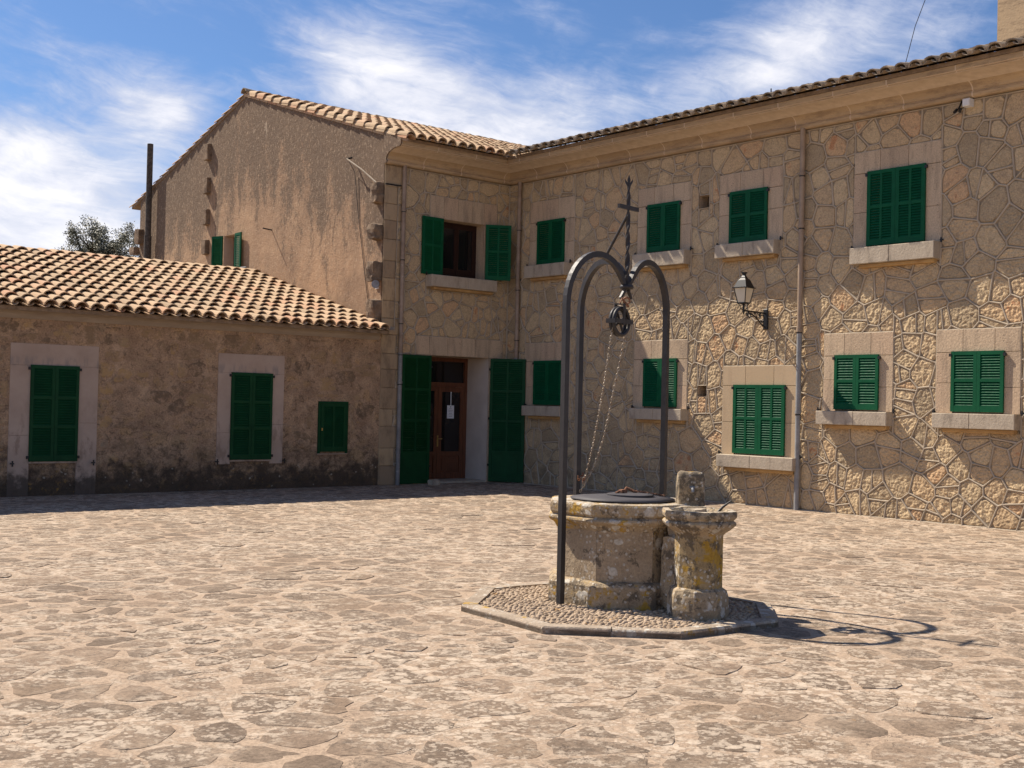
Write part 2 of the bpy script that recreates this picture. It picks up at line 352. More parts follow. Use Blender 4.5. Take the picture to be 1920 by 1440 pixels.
def paving_core(t, base, slab):
    p = t.pos(); r = t.rnd() if slab else None
    big = t.noise(p, .33, 5, .6)
    c = base(t, p, r)
    c = t.mix(t.math('MULTIPLY', t.step(t.noise(p, 2.2, 6, .65), .42, .7), .55), c, (0.4034, 0.3051, 0.2152) if slab else (0.3732, 0.2769, 0.1940))
    fine = t.noise(t.vmath('MULTIPLY', p, (1, 1, 3)), 38, 6, .82)
    c = t.mix(.8, c, t.ramp(fine, [(.32, .40), (.5, .97), (.68, 1.38)]), 'MULTIPLY')
    pw = t.warp(p, 8, .09)
    clus = t.noise(p, 1.15, 5, .62)
    cl2 = t.math('ADD', clus, t.math('MULTIPLY', t.math('SUBTRACT', big, .5), .5))
    v1 = t.vor(t.warp(p, 16, .035), 9.5); v2 = t.vor(t.warp(p, 22, .03), 23)
    irr = t.step(t.noise(pw, 9.5, 9, .78), .50, .545)
    w0 = t.math('MULTIPLY', irr, t.step(cl2, .33, .50))
    w1 = t.math('MULTIPLY', t.step(v1, .37, .31), t.step(cl2, .52, .58))
    w2 = t.math('MULTIPLY', t.step(v2, .34, .27), t.step(cl2, .44, .52))
    ww = t.math('MAXIMUM', t.math('MAXIMUM', t.math('MULTIPLY', w0, .80), w1), t.math('MULTIPLY', w2, .8))
    c = t.mix(t.math('MULTIPLY', ww, .80), c, t.ramp(t.noise(p, 40, 4, .7), [(.3, (0.4639, 0.3709, 0.2784)), (.7, (0.6454, 0.5352, 0.4134))]))
    dk = t.math('MULTIPLY', t.step(t.noise(t.warp(p, 3, .2), 6.5, 8, .76), .56, .62), t.step(cl2, .60, .40))
    c = t.mix(t.math('MULTIPLY', dk, .72), c, (0.1210, 0.0920, 0.0675))
    yl = t.math('MULTIPLY', t.step(t.noise(pw, 5.5, 6, .72), .685, .70), t.step(t.noise(p, .7, 2), .5, .58))
    c = t.mix(t.math('MULTIPLY', yl, .85), c, (0.6252, 0.3005, 0.0506))
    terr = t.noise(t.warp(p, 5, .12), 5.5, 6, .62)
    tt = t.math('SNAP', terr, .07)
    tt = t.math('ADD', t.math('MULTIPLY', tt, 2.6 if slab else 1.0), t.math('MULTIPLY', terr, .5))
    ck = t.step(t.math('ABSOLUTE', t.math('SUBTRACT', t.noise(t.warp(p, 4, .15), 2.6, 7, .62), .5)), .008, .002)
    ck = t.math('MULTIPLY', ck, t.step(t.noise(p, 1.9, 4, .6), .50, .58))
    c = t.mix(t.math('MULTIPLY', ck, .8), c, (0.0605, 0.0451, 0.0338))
    h = t.math('ADD', t.math('ADD', t.math('MULTIPLY', fine, .35), t.math('MULTIPLY', ww, .12)), tt)
    return c, .93, t.bump(h, .026, .8)
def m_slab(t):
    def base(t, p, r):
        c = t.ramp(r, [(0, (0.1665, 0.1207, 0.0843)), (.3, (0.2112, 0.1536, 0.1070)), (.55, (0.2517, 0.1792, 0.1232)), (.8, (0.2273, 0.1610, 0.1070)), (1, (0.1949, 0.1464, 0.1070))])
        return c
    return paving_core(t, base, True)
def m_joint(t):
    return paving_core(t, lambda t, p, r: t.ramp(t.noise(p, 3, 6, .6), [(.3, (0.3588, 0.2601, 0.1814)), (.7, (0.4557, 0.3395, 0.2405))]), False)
def m_pebble(t):
    p = t.pos(); c = t.ramp(t.rnd(), [(0, (0.2860, 0.2100, 0.1421)), (.4, (0.4070, 0.3045, 0.2058)), (.8, (0.4950, 0.3780, 0.2646)), (1, (0.3960, 0.3045, 0.2156))])
    c = t.mix(t.math('MULTIPLY', t.step(t.noise(p, 7, 5, .7), .60, .66), .6), c, (0.5500, 0.3045, 0.0882))
    return c, .9, t.bump(t.noise(p, 60, 3), .004, .5)
def m_earth(t):
    p = t.pos(); return t.ramp(t.noise(p, 20, 5), [(.3, (.17, .13, .095)), (.7, (.30, .235, .175))]), .97, t.bump(t.noise(p, 60, 3), .006, .6)
def m_wood(t):
    p = t.pos(); g = t.noise(t.vmath('MULTIPLY', p, (40, 40, 2.5)), 1.0, 4, .6)
    return t.ramp(g, [(.3, (.10, .038, .020)), (.7, (.18, .068, .033))]), .42, t.bump(g, .002, .4)
def m_wooddark(t):
    p = t.pos(); g = t.noise(t.vmath('MULTIPLY', p, (40, 40, 2.5)), 1.0, 4, .6)
    return t.ramp(g, [(.3, (.022, .010, .008)), (.7, (.042, .018, .012))]), .4, t.bump(g, .002, .4)
def m_white(t):
    p = t.pos(); return t.ramp(t.noise(p, 3, 5), [(.3, (.54, .46, .385)), (.7, (.64, .555, .47))]), .9, t.bump(t.noise(p, 20, 4), .003, .4)
def m_glass(t):
    return t.ramp(t.noise(t.pos(), 1.2, 3), [(.3, (.010, .008, .008)), (.7, (.022, .018, .017))]), .06, None
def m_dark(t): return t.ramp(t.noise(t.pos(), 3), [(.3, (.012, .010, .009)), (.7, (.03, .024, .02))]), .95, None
def m_paper(t): return t.ramp(t.noise(t.pos(), 5), [(.3, (.66, .67, .68)), (.7, (.76, .77, .78))]), .7, None
def m_ink(t): return t.ramp(t.noise(t.pos(), 300, 2), [(.4, (.20, .20, .22)), (.6, (.5, .5, .52))]), .7, None
def m_brass(t): return t.ramp(t.noise(t.pos(), 30), [(.3, (.42, .27, .08)), (.7, (.60, .42, .16))]), .35, None
def m_lamp(t): return t.ramp(t.noise(t.pos(), 4), [(.3, (.62, .55, .42)), (.7, (.72, .65, .50))]), .3, None
def m_zinc(t): return t.ramp(t.noise(t.pos(), 12), [(.3, (.16, .16, .16)), (.7, (.26, .26, .27))]), .45, None
def m_leaf(t):
    c = t.ramp(t.rnd(), [(0, (0.0810, 0.0858, 0.0468)), (.5, (0.1148, 0.1170, 0.0650)), (1, (0.1620, 0.1560, 0.0975))]); return c, .55, None
def m_bark(t): return t.ramp(t.noise(t.pos(), 12), [(.3, (.05, .04, .03)), (.7, (.12, .095, .075))]), .95, t.bump(t.noise(t.pos(), 20), .03, 1)
def m_pole(t):
    p = t.pos(); c = t.ramp(t.noise(p, 14, 6, .75), [(.35, (.040, .034, .030)), (.6, (.11, .095, .08)), (.75, (.26, .22, .18))])
    return c, .95, t.bump(t.noise(p, 25, 4), .01, .7)
def m_tooth(t):
    p = t.pos(); c = t.ramp(t.noise(p, 4, 6, .7), [(.3, (0.1082, 0.0756, 0.0530)), (.55, (0.2435, 0.1722, 0.1131)), (.75, (0.3247, 0.2352, 0.1560))])
    return c, .96, t.bump(t.math('ADD', t.noise(p, 30, 5, .7), t.noise(p, 9, 3)), .025, .9)
def m_quoin(t):
    p = t.pos(); base = t.ramp(t.rnd(), [(0, (0.3478, 0.2480, 0.1537)), (.5, (0.4379, 0.3205, 0.1961)), (1, (0.4894, 0.3508, 0.2014))])
    st = t.step(t.noise(t.vmath('MULTIPLY', p, (3, 3, 1.2)), 1.4, 6, .7), .46, .66)
    c = t.mix(t.math('MULTIPLY', st, .55), base, (0.1546, 0.1113, 0.0742))
    return c, .95, t.bump(t.math('ADD', t.noise(p, 36, 4, .7), t.noise(p, 9, 3)), .018, .8)
MT = {k[2:]: mat(k[2:], v) for k, v in list(globals().items()) if k.startswith('m_') and callable(v) and k != 'mat'}
for k in ('glass',): MT[k].node_tree.nodes['Principled BSDF'].inputs['Specular IOR Level'].default_value = .5
for k in ('chain', 'brass'): MT[k].node_tree.nodes['Principled BSDF'].inputs['Metallic'].default_value = .6
for k in ('green', 'greenlow'): MT[k].node_tree.nodes['Principled BSDF'].inputs['Specular IOR Level'].default_value = .2
for k in ('iron', 'black', 'lamp'): MT[k].node_tree.nodes['Principled BSDF'].inputs['Specular IOR Level'].default_value = .4

# ------------------------------------------------------------------ object helpers
def link(o, parent=None):
    COL.objects.link(o)
    if parent is not None: o.parent = parent
    return o
def base_of(parent):
    return parent['_b'] if False else BASE.get(parent.name, Vector((0, 0, 0))) if parent is not None else Vector((0, 0, 0))
BASE = {}
def thing(name, label, cat, loc=(0, 0, 0), group=None, kind=None):
    o = bpy.data.objects.new(name, None); COL.objects.link(o); o.location = loc; o.empty_display_size = .2
    if label: o['label'] = label
    if cat: o['category'] = cat
    if group: o['group'] = group
    if kind: o['kind'] = kind
    BASE[o.name] = Vector(loc)
    return o
class MB:
    """mesh in world coordinates"""
    def __init__(s): s.v = []; s.f = []; s.sm = []
    def add(s, verts, faces, smooth=False):
        o = len(s.v); s.v += [tuple(q) for q in verts]; s.f += [tuple(i + o for i in f) for f in faces]; s.sm += [smooth] * len(faces); return s
    def box(s, x0, x1, y0, y1, z0, z1, fr=None):
        v = [(x0, y0, z0), (x1, y0, z0), (x1, y1, z0), (x0, y1, z0), (x0, y0, z1), (x1, y0, z1), (x1, y1, z1), (x0, y1, z1)]
        f = [(3, 2, 1, 0), (4, 5, 6, 7), (0, 1, 5, 4), (1, 2, 6, 5), (2, 3, 7, 6), (3, 0, 4, 7)]
        if fr: v = [fr(*q) for q in v]
        return s.add(v, f)
    def mesh(s, name, m, off=Vector((0, 0, 0))):
        me = bpy.data.meshes.new(name)
        me.from_pydata([(a - off.x, b - off.y, c - off.z) for a, b, c in s.v], [], s.f)
        me.polygons.foreach_set('use_smooth', s.sm)
        me.materials.append(MT[m] if isinstance(m, str) else m); me.update(); return me
    def obj(s, name, m, parent=None, center=False, **props):
        b = base_of(parent)
        if center or parent is None:
            a = np.array(s.v); mn, mx = a.min(0), a.max(0)
            c = Vector(((mn[0] + mx[0]) / 2, (mn[1] + mx[1]) / 2, mn[2] if parent is None else (mn[2] + mx[2]) / 2))
        else: c = b
        me = s.mesh(name, m, c)
        o = bpy.data.objects.new(name, me); o.location = c - b; link(o, parent)
        BASE[o.name] = Vector(c)
        for k, v in props.items(): o[k] = v
        return o
def place(name, me, parent, loc, rot=None, scale=None):
    """an object that shares mesh data, placed at a world location"""
    o = bpy.data.objects.new(name, me); link(o, parent)
    o.location = Vector(loc) - base_of(parent)
    if rot is not None: o.rotation_euler = rot
    if scale is not None: o.scale = scale
    BASE[o.name] = Vector(loc)
    return o
def tube(mb, pts, r, seg=8, caps=True, taper=None):
    pts = [Vector(p) for p in pts]; rings = []
    up = None
    for i, p in enumerate(pts):
        d = (pts[min(i + 1, len(pts) - 1)] - pts[max(i - 1, 0)]).normalized()
        if up is None: up = d.orthogonal().normalized()
        a = (up - d * up.dot(d)).normalized(); b = d.cross(a); up = a
        rr = r if taper is None else taper[i]
        rings.append([p + (a * math.cos(2 * math.pi * k / seg) + b * math.sin(2 * math.pi * k / seg)) * rr for k in range(seg)])
    v = [q for ring in rings for q in ring]; f = []
    for i in range(len(pts) - 1):
        for k in range(seg):
            f.append((i * seg + k, i * seg + (k + 1) % seg, (i + 1) * seg + (k + 1) % seg, (i + 1) * seg + k))
    mb.add(v, f, True)
    if caps:
        n = len(pts); mb.add(rings[0], [tuple(reversed(range(seg)))]); mb.add(rings[-1], [tuple(range(seg))])
    return mb
def sweep(mb, pts, side, w, h, twist=None):
    """rectangular bar along pts; side = constant sideways vector"""
    pts = [Vector(p) for p in pts]; side = Vector(side).normalized(); rings = []
    for i, p in enumerate(pts):
        d = (pts[min(i + 1, len(pts) - 1)] - pts[max(i - 1, 0)]).normalized()
        a = (side - d * side.dot(d)).normalized(); b = d.cross(a)
        if twist: c, s_ = math.cos(twist[i]), math.sin(twist[i]); a, b = a * c + b * s_, b * c - a * s_
        ww = w[i] if isinstance(w, list) else w; hh = h[i] if isinstance(h, list) else h
        rings.append([p + a * ww / 2 + b * hh / 2, p - a * ww / 2 + b * hh / 2, p - a * ww / 2 - b * hh / 2, p + a * ww / 2 - b * hh / 2])
    v = [q for r_ in rings for q in r_]; f = []
    for i in range(len(pts) - 1):
        for k in range(4): f.append((i * 4 + k, i * 4 + (k + 1) % 4, i * 4 + 4 + (k + 1) % 4, i * 4 + 4 + k))
    f += [(3, 2, 1, 0), tuple(len(v) - 4 + k for k in range(4))]
    return mb.add(v, f)
def lathe(mb, cx, cy, prof, seg=24, angs=None, smooth=True):
    """prof: list of (r, z)"""
    if angs is None: angs = [2 * math.pi * k / seg for k in range(seg)]
    n = len(angs); v = [(cx + r * math.cos(a), cy + r * math.sin(a), z) for r, z in prof for a in angs]; f = []
    for i in range(len(prof) - 1):
        for k in range(n): f.append((i * n + k, i * n + (k + 1) % n, (i + 1) * n + (k + 1) % n, (i + 1) * n + k))
    f.append(tuple((len(prof) - 1) * n + k for k in range(n)))
    return mb.add(v, f, smooth)

def pix(p):
    d = Vector(p) - CP; z = d.dot(cf)
    if z < .5: return None
    return 960 + 2292.743 * d.dot(cr) / z, 720 - 2292.743 * d.dot(cu) / z, z

# ------------------------------------------------------------------ 2-D polygons (walls, paving)
def area(p):
    return sum(p[i][0] * p[(i + 1) % len(p)][1] - p[(i + 1) % len(p)][0] * p[i][1] for i in range(len(p))) / 2
def clip(p, nx, ny, c):     # keep nx*x+ny*y <= c
    out = []
    for i in range(len(p)):
        a, b = p[i], p[(i + 1) % len(p)]
        da = nx * a[0] + ny * a[1] - c; db = nx * b[0] + ny * b[1] - c
        if da <= 0: out.append(a)
        if (da < 0 < db) or (db < 0 < da):
            s_ = da / (da - db); out.append((a[0] + (b[0] - a[0]) * s_, a[1] + (b[1] - a[1]) * s_))
    return out
def clean(p, eps=.004):
    q = []
    for a in p:
        if not q or math.hypot(a[0] - q[-1][0], a[1] - q[-1][1]) > eps: q.append(a)
    while len(q) > 2 and math.hypot(q[0][0] - q[-1][0], q[0][1] - q[-1][1]) <= eps: q.pop()
    return q
def inset(p, d):
    q = list(p)
    for i in range(len(p)):
        a, b = p[i], p[(i + 1) % len(p)]; L = math.hypot(b[0] - a[0], b[1] - a[1])
        if L < 1e-6: continue
        nx, ny = (b[1] - a[1]) / L, -(b[0] - a[0]) / L
        q = clip(q, nx, ny, nx * a[0] + ny * a[1] - d)
        if len(q) < 3: return []
    return q
def darts(r_, x0, x1, y0, y1, rmin, rmax, tries, ax=1.0, dens=None):
    pts = []; G = {}; cs = rmax
    for _ in range(tries):
        x, y = r_.uniform(x0, x1), r_.uniform(y0, y1); rr = rmin + (rmax - rmin) * r_.random() ** 1.3
        if dens: rr *= dens(x, y)
        gx, gy = int(x / ax // cs), int(y // cs); ok = True
        for i in range(gx - 2, gx + 3):
            for j in range(gy - 2, gy + 3):
                for (a, b, c) in G.get((i, j), ()):
                    if ((x - a) / ax) ** 2 + (y - b) ** 2 < (.5 * (rr + c)) ** 2: ok = False; break
                if not ok: break
            if not ok: break
        if ok: G.setdefault((gx, gy), []).append((x, y, rr)); pts.append((x, y))
    return pts
def voronoi(pts, x0, x1, y0, y1, reach, ax=1.0):
    G = {}
    P = [(x / ax, y) for x, y in pts]
    for i, (x, y) in enumerate(P): G.setdefault((int(x // reach), int(y // reach)), []).append(i)
    cells = []
    for i, (x, y) in enumerate(P):
        poly = [(x0 / ax, y0), (x1 / ax, y0), (x1 / ax, y1), (x0 / ax, y1)]
        gx, gy = int(x // reach), int(y // reach); nb = []
        for a in range(gx - 1, gx + 2):
            for b in range(gy - 1, gy + 2):
                nb += G.get((a, b), ())
        nb = sorted((((P[j][0] - x) ** 2 + (P[j][1] - y) ** 2), j) for j in nb if j != i)[:22]
        for d2, j in nb:
            X, Y = P[j]; nx, ny = X - x, Y - y
            poly = clip(poly, nx, ny, nx * (X + x) / 2 + ny * (Y + y) / 2)
            if len(poly) < 3: break
        if len(poly) > 2: cells.append([(a * ax, b) for a, b in poly])
    return cells
def cut_rect(p, r):         # convex polygon minus a rectangle -> convex pieces
    x0, x1, y0, y1 = r; out = []
    if max(a[0] for a in p) <= x0 or min(a[0] for a in p) >= x1 or max(a[1] for a in p) <= y0 or min(a[1] for a in p) >= y1: return [p]
    out.append(clip(p, 1, 0, x0)); out.append(clip(p, -1, 0, -x1))
    m = clip(clip(p, 1, 0, x1), -1, 0, -x0)
    if len(m) > 2: out.append(clip(m, 0, 1, y0)); out.append(clip(m, 0, -1, -y1))
    return [clean(q) for q in out if len(q) > 2 and abs(area(q)) > .0015]
def chaikin(p, k=.22):
    out = []
    for i in range(len(p)):
        a, b = p[i], p[(i + 1) % len(p)]
        out += [(a[0] + (b[0] - a[0]) * k, a[1] + (b[1] - a[1]) * k), (a[0] + (b[0] - a[0]) * (1 - k), a[1] + (b[1] - a[1]) * (1 - k))]
    return out

# frames: (u, v, n) -> world ; n points out of the wall
FB = lambda u, v, n: (-n, -u, v)            # long wall at X = 0, u runs towards the viewer
FA = lambda u, v, n: (u, -n, v)             # door wall and outbuilding wall at Y = 0
GX = -3.15
FG = lambda u, v, n: (GX - n, -u, v)        # gable wall

def wall_grid(mb, fr, u0, u1, v0, v1, holes):
    us = sorted({u0, u1, *[h[0] for h in holes], *[h[1] for h in holes]}); vs = sorted({v0, v1, *[h[2] for h in holes], *[h[3] for h in holes]})
    for a, b in zip(us, us[1:]):
        for c, d in zip(vs, vs[1:]):
            mu, mv = (a + b) / 2, (c + d) / 2
            if any(h[0] < mu < h[1] and h[2] < mv < h[3] for h in holes): continue
            mb.add([fr(a, c, 0), fr(b, c, 0), fr(b, d, 0), fr(a, d, 0)], [(0, 1, 2, 3)])
def reveal(mb, fr, h, depth, front=0):
    u0, u1, v0, v1 = h; a = [(u0, v0), (u1, v0), (u1, v1), (u0, v1)]
    for i in range(4):
        p, q = a[i], a[(i + 1) % 4]
        mb.add([fr(q[0], q[1], front), fr(p[0], p[1], front), fr(p[0], p[1], -depth), fr(q[0], q[1], -depth)], [(0, 1, 2, 3)])
def stonework(parent, fr, region, holes, r_, rmin, rmax, name='stone', material='cut', limit=300, ax=1.0, rib=True, keep=1.0, hmul=1.0, rough=0):
    u0, u1, v0, v1 = region
    pts = darts(r_, u0, u1, v0, v1, rmin, rmax, int((u1 - u0) * (v1 - v0) * 260), ax)
    cells = []
    for c in voronoi(pts, u0, u1, v0, v1, rmax * 2.2, ax):
        ps = [clean(c)]
        for h in holes: ps = [q for p in ps for q in cut_rect(p, h)]
        for p in ps:
            A = abs(area(p))
            if A > .05 and r_.random() < .42:       # some stones are split in two by one more rib
                cx = sum(a[0] for a in p) / len(p); cy = sum(a[1] for a in p) / len(p)
                an = r_.choice((0, math.pi / 2)) + r_.gauss(0, .18); nx, ny = math.cos(an), math.sin(an); k = nx * cx + ny * cy + r_.uniform(-.05, .05)
                cells += [q for q in (clean(clip(p, nx, ny, k)), clean(clip(p, -nx, -ny, -k))) if len(q) > 2]
            else: cells.append(p)
    ribs = MB(); items = []
    for p in cells:
        if area(p) < 0: p = p[::-1]
        if len(p) < 3 or area(p) < .002: continue
        if rib:
            p1 = inset(p, .0085); p2 = inset(p, .0135)
            n = len(p)
            if len(p1) >= 3:
                # rib built edge by edge so that it always closes
                for i in range(n):
                    a, b = p[i], p[(i + 1) % n]; L = math.hypot(b[0] - a[0], b[1] - a[1])
                    if L < .01: continue
                    nx, ny = -(b[1] - a[1]) / L, (b[0] - a[0]) / L
                    ex, ey = (b[0] - a[0]) / L * .004, (b[1] - a[1]) / L * .004
                    wj = .0085 + r_.uniform(-.0015, .003); hj = .020 + r_.uniform(-.001, .001)
                    A_, B_ = (a[0] - ex, a[1] - ey), (b[0] + ex, b[1] + ey)
                    q1 = (A_[0] + nx * wj, A_[1] + ny * wj); q2 = (B_[0] + nx * wj, B_[1] + ny * wj)
                    q3 = (q1[0] + nx * .006, q1[1] + ny * .006); q4 = (q2[0] + nx * .006, q2[1] + ny * .006)
                    ribs.add([fr(A_[0], A_[1], hj + .002), fr(B_[0], B_[1], hj + .002), fr(q2[0], q2[1], hj - .001), fr(q1[0], q1[1], hj - .001), fr(q4[0], q4[1], .002), fr(q3[0], q3[1], .002)],
                             [(0, 1, 2, 3), (3, 2, 4, 5)])
        q = inset(p, r_.uniform(.012, .022) if rib else r_.uniform(.018, .05))
        if len(q) < 3 or area(q) < .0012: continue
        if keep < 1 and r_.random() > keep: continue
        q = chaikin(clean(q), .2)
        q = [(a + r_.uniform(-.004, .004), b + r_.uniform(-.004, .004)) for a, b in q]
        items.append(q)
    def relief(mb, q):      # quarry-faced stone: real chiselled lumps, they catch the grazing sun
        cx = sum(a[0] for a in q) / len(q); cy = sum(a[1] for a in q) / len(q)
        bd = []
        for i in range(len(q)):
            a, b = q[i], q[(i + 1) % len(q)]; k = max(1, round(math.hypot(b[0] - a[0], b[1] - a[1]) / .021))
            bd += [(a[0] + (b[0] - a[0]) * j / k, a[1] + (b[1] - a[1]) * j / k) for j in range(k)]
        n = len(bd); rad = max(math.hypot(a - cx, b - cy) for a, b in bd); m = max(3, round(rad / .022)); h = r_.uniform(.010, .016); sd = r_.uniform(0, 50)
        amp = r_.uniform(.008, .012); tu, tv = r_.uniform(-.03, .03), r_.uniform(-.03, .03)
        v = [fr(a, b, 0) for a, b in bd]
        for j in range(m):
            s_ = .96 * (1 - j / m) ** .8
            for a, b in bd:
                x_, y_ = cx + (a - cx) * s_, cy + (b - cy) * s_
                z_ = mnoise.noise(Vector((x_ * 26, y_ * 30, sd))) * amp + mnoise.noise(Vector((x_ * 11, y_ * 11, sd))) * .008
                v.append(fr(x_, y_, max(.001, h + (z_ if j else z_ * .5 - .003) + (x_ - cx) * tu + (y_ - cy) * tv)))
        v.append(fr(cx, cy, h))
        f = [(j * n + i, j * n + (i + 1) % n, (j + 1) * n + (i + 1) % n, (j + 1) * n + i) for j in range(m) for i in range(n)] + [(m * n + i, m * n + (i + 1) % n, (m + 1) * n) for i in range(n)]
        mb.add(v, f)
    def stone(mb, q):
        if rough and sum(a[1] for a in q) / len(q) < rough and sum(a[0] for a in q) / len(q) > 1.5: return relief(mb, q)
        n = len(q); cx = sum(a[0] for a in q) / n; cy = sum(a[1] for a in q) / n
        h = r_.uniform(.006, .020) * hmul; tu, tv = r_.uniform(-.03, .03), r_.uniform(-.03, .03)
        v = [fr(a, b, .0) for a, b in q]
        v += [fr(cx + (a - cx) * .93, cy + (b - cy) * .93, h + (a - cx) * tu + (b - cy) * tv + r_.uniform(-.002, .002)) for a, b in q]
        v += [fr(cx, cy, h + .004)]
        f = [(i, (i + 1) % n, n + (i + 1) % n, n + i) for i in range(n)] + [(n + i, n + (i + 1) % n, 2 * n) for i in range(n)]
        mb.add(v, f)
    def size(q):
        c = (sum(a[0] for a in q) / len(q), sum(a[1] for a in q) / len(q)); pp = pix(fr(*c, 0))
        vis = pp and -60 < pp[0] < 1980 and -60 < pp[1] < 1500
        return area(q) / (pp[2] ** 2 if pp else 1e3) * (1 if vis else .01)
    items.sort(key=size, reverse=True)
    for q in items[:limit]:
        mb = MB(); stone(mb, q); mb.obj(name, material, parent, center=True)
    if items[limit:]:
        mb = MB()
        for q in items[limit:]: stone(mb, q)
        mb.obj('small_' + name + 's', material, parent, kind='stuff')
    if rib and ribs.v: ribs.obj('raised_joints', 'rib', parent, kind='stuff')
    return items

# ================================================================== GROUND
gm = MB(); gm.add([(-400, -400, -.012), (400, -400, -.012), (400, 400, -.012), (-400, 400, -.012)], [(0, 1, 2, 3)])
gm.obj('ground', 'earth', None, kind='structure')
court = thing('courtyard_paving', None, None, (-9, -10, 0), kind='structure')
jm = MB(); nx_, ny_ = 64, 72
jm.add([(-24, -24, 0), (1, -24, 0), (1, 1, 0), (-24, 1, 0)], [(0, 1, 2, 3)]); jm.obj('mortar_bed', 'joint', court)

PLAT = [(-10.50, -11.98), (-10.60, -13.03), (-9.93, -13.72), (-8.95, -13.80), (-8.33, -13.25), (-8.28, -12.55), (-8.42, -11.85), (-8.90, -11.42), (-9.41, -11.36), (-9.79, -11.35)]
if area(PLAT) < 0: PLAT = PLAT[::-1]
def in_poly(x, y, P):
    c = False
    for i in range(len(P)):
        a, b = P[i], P[(i + 1) % len(P)]
        if (a[1] > y) != (b[1] > y) and x < (b[0] - a[0]) * (y - a[1]) / (b[1] - a[1]) + a[0]: c = not c
    return c
r_ = random.Random(21)
def pv_dens(x, y):
    # bigger flags on the left, smaller cobble-like stones to the right of the well
    return .8 + .45 * mnoise.noise(Vector((x * .35, y * .35, 3.1)))
pts = darts(r_, -18.5, 0, -19.2, 0, .22, .78, 70000, 1.0, pv_dens)
slabs = []
for c in voronoi(pts, -18.5, 0, -19.2, 0, 1.5):
    p = clean(c)
    if area(p) < 0: p = p[::-1]
    cx = sum(a[0] for a in p) / len(p); cy = sum(a[1] for a in p) / len(p)
    if in_poly(cx, cy, PLAT): continue
    if any(in_poly(a, b, PLAT) for a, b in p):
        # trim flags against the platform's kerb
        for i in range(len(PLAT)):
            a, b = PLAT[i], PLAT[(i + 1) % len(PLAT)]; L = math.hypot(b[0] - a[0], b[1] - a[1]); nx, ny = (b[1] - a[1]) / L, -(b[0] - a[0]) / L
            k = nx * a[0] + ny * a[1]
            if nx * cx + ny * cy > k + .02: p = clip(p, -nx, -ny, -k - .01); break
        if len(p) < 3: continue
    q = inset(p, r_.choice((.012, .020, .030, .042, .055)))
    if len(q) < 3 or area(q) < .01: continue
    q = chaikin(clean(q, .02), .2)
    ed = []
    for i in range(len(q)):
        a, b = q[i], q[(i + 1) % len(q)]; ed.append(a)
        if math.hypot(a[0] - b[0], a[1] - b[1]) > .12: ed.append(((a[0] + b[0]) / 2, (a[1] + b[1]) / 2))
    ed2 = []
    for a, b in ed:
        k = mnoise.noise_vector(Vector((a * 5, b * 5, .3))); ed2.append((a + k.x * .05 + r_.uniform(-.012, .012), b + k.y * .05 + r_.uniform(-.012, .012)))
    pp = pix((cx, cy, 0)); vis = pp and -80 < pp[0] < 2000 and 0 < pp[1] < 1520
    slabs.append((area(q) / (pp[2] ** 3 if pp else 1e5) * (1 if vis else .001), ed2, cx, cy))
slabs.sort(key=lambda s_: -s_[0])
def slab(mb, q, cx, cy):
    n = len(q); h = r_.uniform(.0005, .0025) if r_.random() < .93 else r_.uniform(.003, .007); tu, tv = r_.uniform(-.006, .006), r_.uniform(-.006, .006)
    v = [(a, b, -.004) for a, b in q] + [(cx + (a - cx) * .975, cy + (b - cy) * .975, h + (a - cx) * tu + (b - cy) * tv + r_.uniform(-.0015, .0015)) for a, b in q] + [(cx, cy, h + .002)]
    mb.add(v, [(i, (i + 1) % n, n + (i + 1) % n, n + i) for i in range(n)] + [(n + i, n + (i + 1) % n, 2 * n) for i in range(n)])
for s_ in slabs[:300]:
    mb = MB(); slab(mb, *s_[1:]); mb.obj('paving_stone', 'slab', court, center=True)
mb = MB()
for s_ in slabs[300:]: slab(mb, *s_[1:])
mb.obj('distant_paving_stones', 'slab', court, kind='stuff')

# ================================================================== LONG WALL HOUSE (B)
HB = thing('stone_house', 'long two-storey honey stone house with raised mortar ribs and rows of closed green shutters', 'house', (3, -8, 0))
# surrounds (u0,u1,v0,v1), shutter (u0,u1,v0,v1), sill (u0,u1,v0,v1), leaf layout cols/rows
BW = [
    ('upper', (.68, 1.98, 4.40, 5.70), (.94, 1.72, 4.42, 5.28), (.71, 1.90, 4.15, 4.40), 1, 1),
    ('upper', (3.70, 4.99, 4.39, 5.61), (3.97, 4.74, 4.43, 5.28), (3.74, 5.00, 4.14, 4.39), 1, 1),
    ('upper', (5.64, 6.97, 4.40, 5.62), (5.89, 6.67, 4.43, 5.29), (5.69, 6.94, 4.17, 4.40), 1, 2),
    ('upper', (8.34, 9.82, 4.12, 5.62), (8.60, 9.57, 4.16, 5.29), (8.39, 9.82, 3.87, 4.12), 2, 2),
    ('lower', (.60, 1.93, 1.58, 2.84), (.92, 1.72, 1.61, 2.47), (.73, 1.86, 1.38, 1.58), 1, 1),
    ('lower', (3.67, 4.97, 1.58, 2.81), (3.95, 4.74, 1.62, 2.47), (3.74, 5.00, 1.38, 1.58), 1, 1),
    ('new', (5.79, 7.31, .835, 2.33), (6.05, 7.10, .865, 2.00), (5.82, 7.40, .625, .835), 2, 2),
    ('lower', (7.84, 9.07, 1.605, 2.82), (8.06, 8.83, 1.64, 2.47), (7.82, 9.08, 1.395, 1.605), 1, 2),
    ('lower', (9.79, 11.07, 1.61, 2.82), (10.05, 10.83, 1.64, 2.49), (9.83, 11.08, 1.395, 1.61), 1, 2),
    ('upper', (12.9, 14.3, 4.12, 5.62), (13.15, 14.05, 4.16, 5.29), (12.9, 14.3, 3.87, 4.12), 2, 2),
    ('lower', (13.0, 14.2, 1.61, 2.82), (13.2, 14.0, 1.64, 2.49), (13.0, 14.2, 1.395, 1.61), 1, 2),
]
